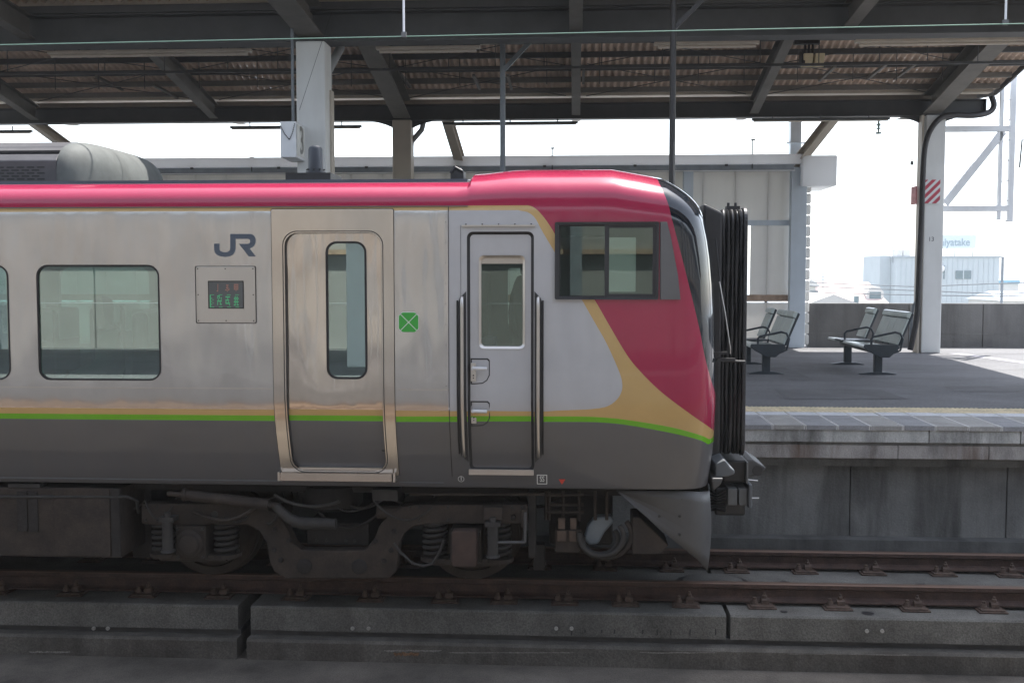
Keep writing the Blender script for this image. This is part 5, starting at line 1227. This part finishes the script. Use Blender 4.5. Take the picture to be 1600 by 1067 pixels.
# ---- benches (seats look towards the train's cab end)
def bench(name, label, xb, y0):
    o = thing(name, label, 'bench', (xb-.25, y0+1.2, ZP), None)
    F, Ss = M['bench_f'], M['bench_s']; zs = ZP+.44
    def seat(ya, yb):
        prof = [(xb-.56, zs-.015), (xb-.54, zs+.015), (xb-.40, zs+.01), (xb-.2, zs-.012), (xb-.06, zs-.02), (xb-.05, zs-.045), (xb-.3, zs-.045), (xb-.53, zs-.03)]
        m = MB(); m.prism(prof, 'y', ya, yb); m.build('seat', Ss, o, bevel=.008)
        d = Vector((.20, 0, .50)).normalized(); nx = Vector((d.z, 0, -d.x)); b0 = Vector((xb-.07, 0, zs+.04))
        def pt(t, n): q = b0+d*t+nx*n; return (q.x, q.z)
        m = MB(); m.prism([pt(0, 0), pt(.42, 0), pt(.42, .03), pt(0, .03)], 'y', ya, yb); m.build('backrest', Ss, o, bevel=.008)
        m = MB(); m.prism([pt(.43, -.018), pt(.455, -.03), pt(.51, -.028), pt(.535, 0), pt(.53, .03), pt(.43, .032)], 'y', ya, yb); m.build('headrest', Ss, o, bevel=.012)
        m = MB(); m.prism([pt(-.03, .032), pt(.53, .032), pt(.52, .07), pt(0, .065)], 'y', ya+.01, yb-.01); m.build('back_shell', F, o, bevel=.01)
    ln = [(0, .50), (.515, .80), (.815, 1.30), (1.85, 2.35)]
    for a, b in ln: seat(y0+a, y0+b)
    m = MB(); m.box(xb-.34, xb-.22, y0-.02, y0+2.38, zs-.12, zs-.055); m.build('beam', F, o, bevel=.01)
    m = MB(); m.prism([(xb-.57, zs-.0), (xb-.55, zs+.04), (xb-.05, zs+.035), (xb-.03, zs-.02), (xb-.18, zs-.16), (xb-.32, zs-.16), (xb-.5, zs-.06)], 'y', y0-.05, y0-.008); m.build('end_plate', F, o, bevel=.008)
    m = MB(); m.box(xb-.56, xb-.05, y0+1.32, y0+1.83, zs+.0, zs+.025); m.build('side_table', F, o, bevel=.01)
    for yy in (y0+.22, y0+2.05):
        m = MB(); m.box(xb-.34, xb-.22, yy-.05, yy+.05, ZP+.03, zs-.12); lg = m.build('leg', F, o, bevel=.012)
        m = MB(); m.prism([(xb-.55, ZP), (xb-.55, ZP+.012), (xb-.4, ZP+.04), (xb-.16, ZP+.04), (xb-.01, ZP+.012), (xb-.01, ZP)], 'y', yy-.06, yy+.06); m.build('foot', F, lg, bevel=.006)
    for yy in (y0-.03, y0+1.58):
        m = MB(); pts = [(xb-.45, yy, zs-.02), (xb-.455, yy, zs+.12), (xb-.42, yy, zs+.155), (xb-.1, yy, zs+.225), (xb-.02, yy, zs+.20), (xb+.02, yy, zs+.12), (xb-.02, yy, zs-.05), (xb-.12, yy, zs-.09)]
        m.tube(pts, .017, 8); m.build('armrest', F, o, 60)
    return o
bench('platform_bench', 'grey and black platform bench next to the column with the black cable', PX(1412, 8.3, 500), 8.4)
bench('platform_bench', 'grey and black platform bench in front of the windbreak post, behind the bellows', PX(1233, 8.3, 500), 8.4)

# ================================================================ TOWN BEYOND
def Zc(px, py, Y): return P(px, py, Y)
bw = mat('office_wall', (.52, .575, .60), .7, 0, .05, .5, streak=.1, streak_col=(.5, .5, .5)); gw = mat('far_window', (.16, .22, .24), .2, 0, .1)
Yb = 112; o = thing('office_building', 'pale blue office building with a rooftop sign board behind the platform wall', 'building', (PX(1480, Yb), Yb, -8))
x0, x1 = PX(1400, Yb, 430), PX(1561, Yb, 430); zt_ = PZ(403, Yb, 1480)
m = MB(); m.box(x0, x1, Yb, Yb+10, -8, zt_); m.build('wall', bw, o)
m = MB(); m.box(x0-.1, x1+.15, Yb-.15, Yb+10.1, zt_, zt_+.2); m.build('roof_edge', mat('roof_trim', (.4, .45, .48), .7), o)
m = MB(); m.box(x0-1.2, x0-.02, Yb+2, Yb+9, -8, zt_+.3); m.build('stair_tower', bw, o)
for k in range(1, 20):
    x = x0+(x1-x0)*k/20; m = MB(); m.box(x-.03, x+.03, Yb-.06, Yb-.003, -8, zt_-.1); m.build('cladding_rib', bw, o)
for a, b, c, d in ((1491, 1515, 423, 436), (1522, 1545, 462, 472), (1467, 1474, 415, 436), (1429, 1433, 424, 436)):
    m = MB(); m.box(PX(a, Yb), PX(b, Yb), Yb-.10, Yb-.064, PZ(d, Yb, a), PZ(c, Yb, a)); wdw = m.build('window', gw, o); xm = (PX(a, Yb)+PX(b, Yb))/2
    m = MB(); m.box(xm-.05, xm+.05, Yb-.13, Yb-.102, PZ(d, Yb, a), PZ(c, Yb, a)); m.build('mullion', bw, wdw)
m = MB(); m.lathe((PX(1471, Yb-.5, 420), Yb-.4, PZ(420, Yb)), 'y', [(.30, -.15), (.42, .0), (.42, .3)], 18); m.build('vent_hood', mat('vent', (.75, .75, .75), .5), o, 40)
for a, b in ((1400, 1408), (1409, 1420)): m = MB(); m.box(PX(a, Yb+3), PX(b, Yb+3), Yb+3, Yb+5, zt_+.2, PZ(391, Yb+3)); m.build('rooftop_tank', mat('tank', (.62, .60, .58), .7, 0, .1), o)
so_ = MB(); so_.box(PX(1440, Yb+1), PX(1522, Yb+1), Yb+1, Yb+1.2, PZ(388.5, Yb+1, 1480), PZ(367.5, Yb+1, 1480)); sb = so_.build('sign_board', mat('board', (.66, .74, .77), .7, 0, .03), o)
m = MB(); c = P(1490, 379, Yb+.98); text_mb(m, 'miyatake', 1.16, lambda u, v: (c.x+u, Yb+.97, c.z+v), .86, .02); m.build('lettering', mat('lettering', (.33, .42, .47), .7, 0, .05), sb)
for px in (1445, 1490, 1518): x = PX(px, Yb+1.1); m = MB(); m.cyl((x, Yb+1.3, zt_), (x, Yb+1.3, PZ(359, Yb+1)), .05, 6); m.build('sign_post', gw, sb)
pr = mat('pink_roof_tiles', (.58, .46, .42), .8, 0, .08, .8); hw_ = mat('house_wall', (.66, .65, .62), .8, 0, .06, .5)
def house(name, label, px0, px1, py_e, py_r, Y, dep, rm, dormer=None, hip=True):
    x0, x1 = PX(px0, Y), PX(px1, Y); ze = PZ(py_e, Y, px0); zr_ = PZ(py_r, Y+dep/2, px0)
    o = thing(name, label, 'house', ((x0+x1)/2, Y, -8)); m = MB(); m.box(x0+.3, x1-.3, Y+.3, Y+dep-.3, -8, ze); m.build('wall', hw_, o)
    m = MB()
    if hip: h = min(dep/2, (x1-x0)*.12); m.add([(x0, Y, ze), (x1, Y, ze), (x1, Y+dep, ze), (x0, Y+dep, ze), (x0+h, Y+dep/2, zr_), (x1-h, Y+dep/2, zr_)], [(0, 1, 5, 4), (1, 2, 5), (2, 3, 4, 5), (3, 0, 4), (3, 2, 1, 0)])
    else: xm = (x0+x1)/2; m.add([(x0, Y, ze), (xm, Y, zr_), (x1, Y, ze), (x0, Y+dep, ze), (xm, Y+dep, zr_), (x1, Y+dep, ze)], [(0, 1, 2), (5, 4, 3), (0, 3, 4, 1), (1, 4, 5, 2), (0, 2, 5, 3)])
    m.build('roof', rm, o)
    if dormer:
        p = P(*dormer, Y+1.5); m = MB(); m.prism([(p.x-.75, p.z-.7), (p.x-.75, p.z+.1), (p.x-.35, p.z+.6), (p.x+.35, p.z+.6), (p.x+.75, p.z+.1), (p.x+.75, p.z-.7)], 'y', Y+1.2, Y+4); dm = m.build('dormer', hw_, o)
        m = MB(); m.box(p.x-.5, p.x+.5, Y+1.15, Y+1.195, p.z-.5, p.z+.1); m.build('dormer_window', gw, dm)
    return o
house('house', 'house with a large pink hipped roof and a dormer beside the office building', 1280, 1391, 476, 441, 88, 9, pr, (1366, 458))
house('house', 'low house with a pale ridged roof in front of the pink roof', 1258, 1346, 476, 458, 60, 8, mat('pale_roof', (.62, .60, .57), .8, 0, .05), None, False)
o = house('house', 'small grey walled house with a dark window at the end of the windbreak', 1252, 1281, 447, 436, 74, 6, hw_, None, False)
m = MB(); m.box(PX(1267, 73.9), PX(1279, 73.9), 74.2, 74.29, PZ(468, 74), PZ(454, 74)); m.build('window', gw, o)
house('house', 'far house with a tan gabled roof between the ridged roof and the office building', 1335, 1400, 466, 452, 130, 9, mat('tan_roof', (.50, .46, .42), .8, 0, .08), None, False)
house('house', 'far house with a bluish hipped roof past the end of the office building', 1560, 1640, 470, 455, 96, 9, mat('bluish_roof', (.42, .46, .50), .8, 0, .08))
for px, py0, py1, Y, w in ((1286, 428, 442, 88.5, 'pink hipped roof'), (1395, 384, 402, 113, 'flat roof edge of the office building')):
    a = P(px, py0, Y); b = P(px, py1, Y); o = thing('roof_aerial', 'thin roof aerial on the '+w, 'aerial', b); m = MB(); m.cyl(b-Vector((0, 0, .6)), a, .04, 6); m.build('mast', M['gutter'], o)
    for k in range(3): m = MB(); m.cyl((a.x-.5+.1*k, a.y, a.z-.25*k), (a.x+.5-.1*k, a.y, a.z-.25*k), .025, 5); m.build('element', M['gutter'], o)
m = MB(); p = P(1341, 468, 60); m.cyl((p.x, 60.5, p.z-1), (p.x, 60.5, P(1341, 463, 60).z), .18, 8); tag(m.build('chimney_pipe', gw), 'small dark vent pipe standing beside the pale ridged roof', 'pipe')
m = MB(); m.box(PX(1562, 150), PX(1590, 150), 150, 156, -8, PZ(443, 150)); bb_ = thing('warehouse', 'low building with a blue roof beyond the office building', 'building', (PX(1576, 150), 150, -8)); m.build('wall', hw_, bb_)
m = MB(); m.box(PX(1561, 150), PX(1591, 150), 149.8, 156.2, PZ(443, 150), PZ(441, 150)+.3); m.build('roof', mat('blue_roof', (.25, .48, .62), .7), bb_)
for i, (y0, y1, y2) in enumerate(((440, 448, 443), (446, 454, 459), (455, 461, 463))):
    m = MB(); m.tube([P(1200, y0-3, 55), P(1300, y0+3, 55), P(1430, y1, 55), P(1560, y2, 55), P(1680, y2-4, 55)], .03, 5)
    tag(m.build('power_line', M['pole']), ('uppermost', 'middle', 'lowest')[i]+' of three dark power lines strung past the far houses', 'power line', 'power lines past the houses')
x = PX(1564, 56); m = MB(); m.cyl((x, 56, -8), (x, 56, PZ(402, 56)), .10, 8, .08); tag(m.build('utility_pole', M['gutter'], None, 40), 'thin utility pole standing past the right end of the office building', 'pole')
o = thing('signal_mast', 'slender dark mast with a hooked arm beyond the ladder', 'mast', P(1594, 263, 30)); m = MB(); m.tube([P(1593, 262, 30), P(1597, 219, 30), P(1630, 217, 30)], .03, 6); m.build('arm', M['lampdark'], o)
m = MB(); m.tube([P(1630, 217, 30), P(1632, 480, 30), Vector((P(1632, 480, 30).x, 30, -8))], .08, 6); m.build('mast', M['lampdark'], o)

# ================================================================ PEOPLE inside the train
def person(name, label, verts, edges, radii, mat_i, mats, loc):
    """one skinned body; materials by height bands"""
    me = bpy.data.meshes.new(name); me.from_pydata(verts, edges, []); ob = bpy.data.objects.new(name, me); COL.objects.link(ob)
    md = ob.modifiers.new('skin', 'SKIN'); 
    for v, r in zip(me.skin_vertices[0].data, radii): v.radius = (r, r) if isinstance(r, (int, float)) else r
    me.skin_vertices[0].data[0].use_root = True
    ob.modifiers.new('sub', 'SUBSURF').levels = 1; ob.modifiers['sub'].render_levels = 2
    dg = bpy.context.evaluated_depsgraph_get(); nm = bpy.data.meshes.new_from_object(ob.evaluated_get(dg)); ob.modifiers.clear(); ob.data = nm
    nm.materials.clear()
    for q in mats: nm.materials.append(q)
    for p in nm.polygons: p.material_index = mat_i(p.center); p.use_smooth = True
    ob.location = loc; tag(ob, label, 'person'); return ob
# seated figure facing +x: pelvis, spine, neck, head, arms, legs
V = [(0, 0, 0), (-.02, 0, .2), (0, 0, .42), (.02, 0, .52), (.03, 0, .60), (.045, 0, .70), (.05, 0, .80),
     (0, -.18, .45), (.06, -.23, .22), (.28, -.2, .12), (.36, -.18, .13), (0, .18, .45), (.06, .23, .22), (.28, .2, .12), (.36, .18, .13),
     (.08, -.09, -.02), (.44, -.1, .02), (.44, -.1, -.38), (.54, -.1, -.42), (.08, .09, -.02), (.44, .1, .02), (.44, .1, -.38), (.54, .1, -.42)]
Ed = [(0, 1), (1, 2), (2, 3), (3, 4), (4, 5), (5, 6), (2, 7), (7, 8), (8, 9), (9, 10), (2, 11), (11, 12), (12, 13), (13, 14), (0, 15), (15, 16), (16, 17), (17, 18), (0, 19), (19, 20), (20, 21), (21, 22)]
Rr = [.15, .15, .15, .075, .07, .10, .075, .08, .06, .045, .04, .08, .06, .045, .04, .095, .075, .055, .045, .095, .075, .055, .045]
VS = [list(v) for v in V]
for i_, v_ in {8: (-.03, -.23, .2), 9: (.02, -.22, -.02), 10: (.04, -.21, -.1), 12: (-.03, .23, .2), 13: (.02, .22, -.02), 14: (.04, .21, -.1), 15: (0, -.09, -.05), 16: (.02, -.1, -.48), 17: (-.01, -.1, -.9), 18: (.12, -.1, -.93), 19: (0, .09, -.05), 20: (.02, .1, -.48), 21: (-.01, .1, -.9), 22: (.12, .1, -.93)}.items(): VS[i_] = v_
def mi(c): 
    if c.z > .55: return 2 if (c.x < .03 or c.z > .79) else 1
    if c.z > .5 and abs(c.y) < .07: return 1
    if c.x > .31 and c.z > .07: return 1
    return 0 if c.z > .06 else 3
pw1 = P(185, 560, .62)
per = person('person', 'person in a white printed shirt seated at the train window', V, Ed, Rr, mi, [M['shirt'], M['skin'], M['hair'], M['uniform']], (pw1.x-.02, .50, 1.62))
per.rotation_euler = (0, 0, R(180+25))
m = MB(); pc_ = P(172, 520, .40)
text_mb(m, 'KODAK', .055, lambda u, v: (pc_.x+u*math.cos(.3)-v*math.sin(.3), .415, pc_.z+v*math.cos(.3)+u*math.sin(.3)), 1.0, .001)
sh = m.build('shirt_print', M['ink'], per)
sh.matrix_parent_inverse = Matrix.Identity(4)
bpy.context.view_layer.update(); sh.matrix_world = Matrix.Translation(Vector((pc_.x, .415, pc_.z)))
pd_ = P(812, 540, .95)
per2 = person('person', 'train driver in dark uniform standing behind the cab door window', VS, Ed, Rr, lambda c: (2 if (c.x < .03 or c.z > .79) else 1) if c.z > .55 else (1 if c.z < -.02 and abs(c.y) > .17 else 0), [M['uniform'], M['skin'], M['hair']], (-.42, .72, 2.05))
# ================================================================ HAZE over the bay
hz = MB(); hz.box(-1800, 1800, -80, 2100, -10, 14)
hm = bpy.data.materials.new('haze'); hm.use_nodes = True; n, l = nodes_of(hm); n.remove(n['Principled BSDF'])
pv = n.new('ShaderNodeVolumePrincipled'); pv.inputs['Color'].default_value = (.93, .96, 1, 1); pv.inputs['Density'].default_value = .0006
l.new(pv.outputs[0], n['Material Output'].inputs['Volume'])
tag(hz.build('haze', hm), 'pale sea haze filling the air over the bay', 'haze', kind='stuff')
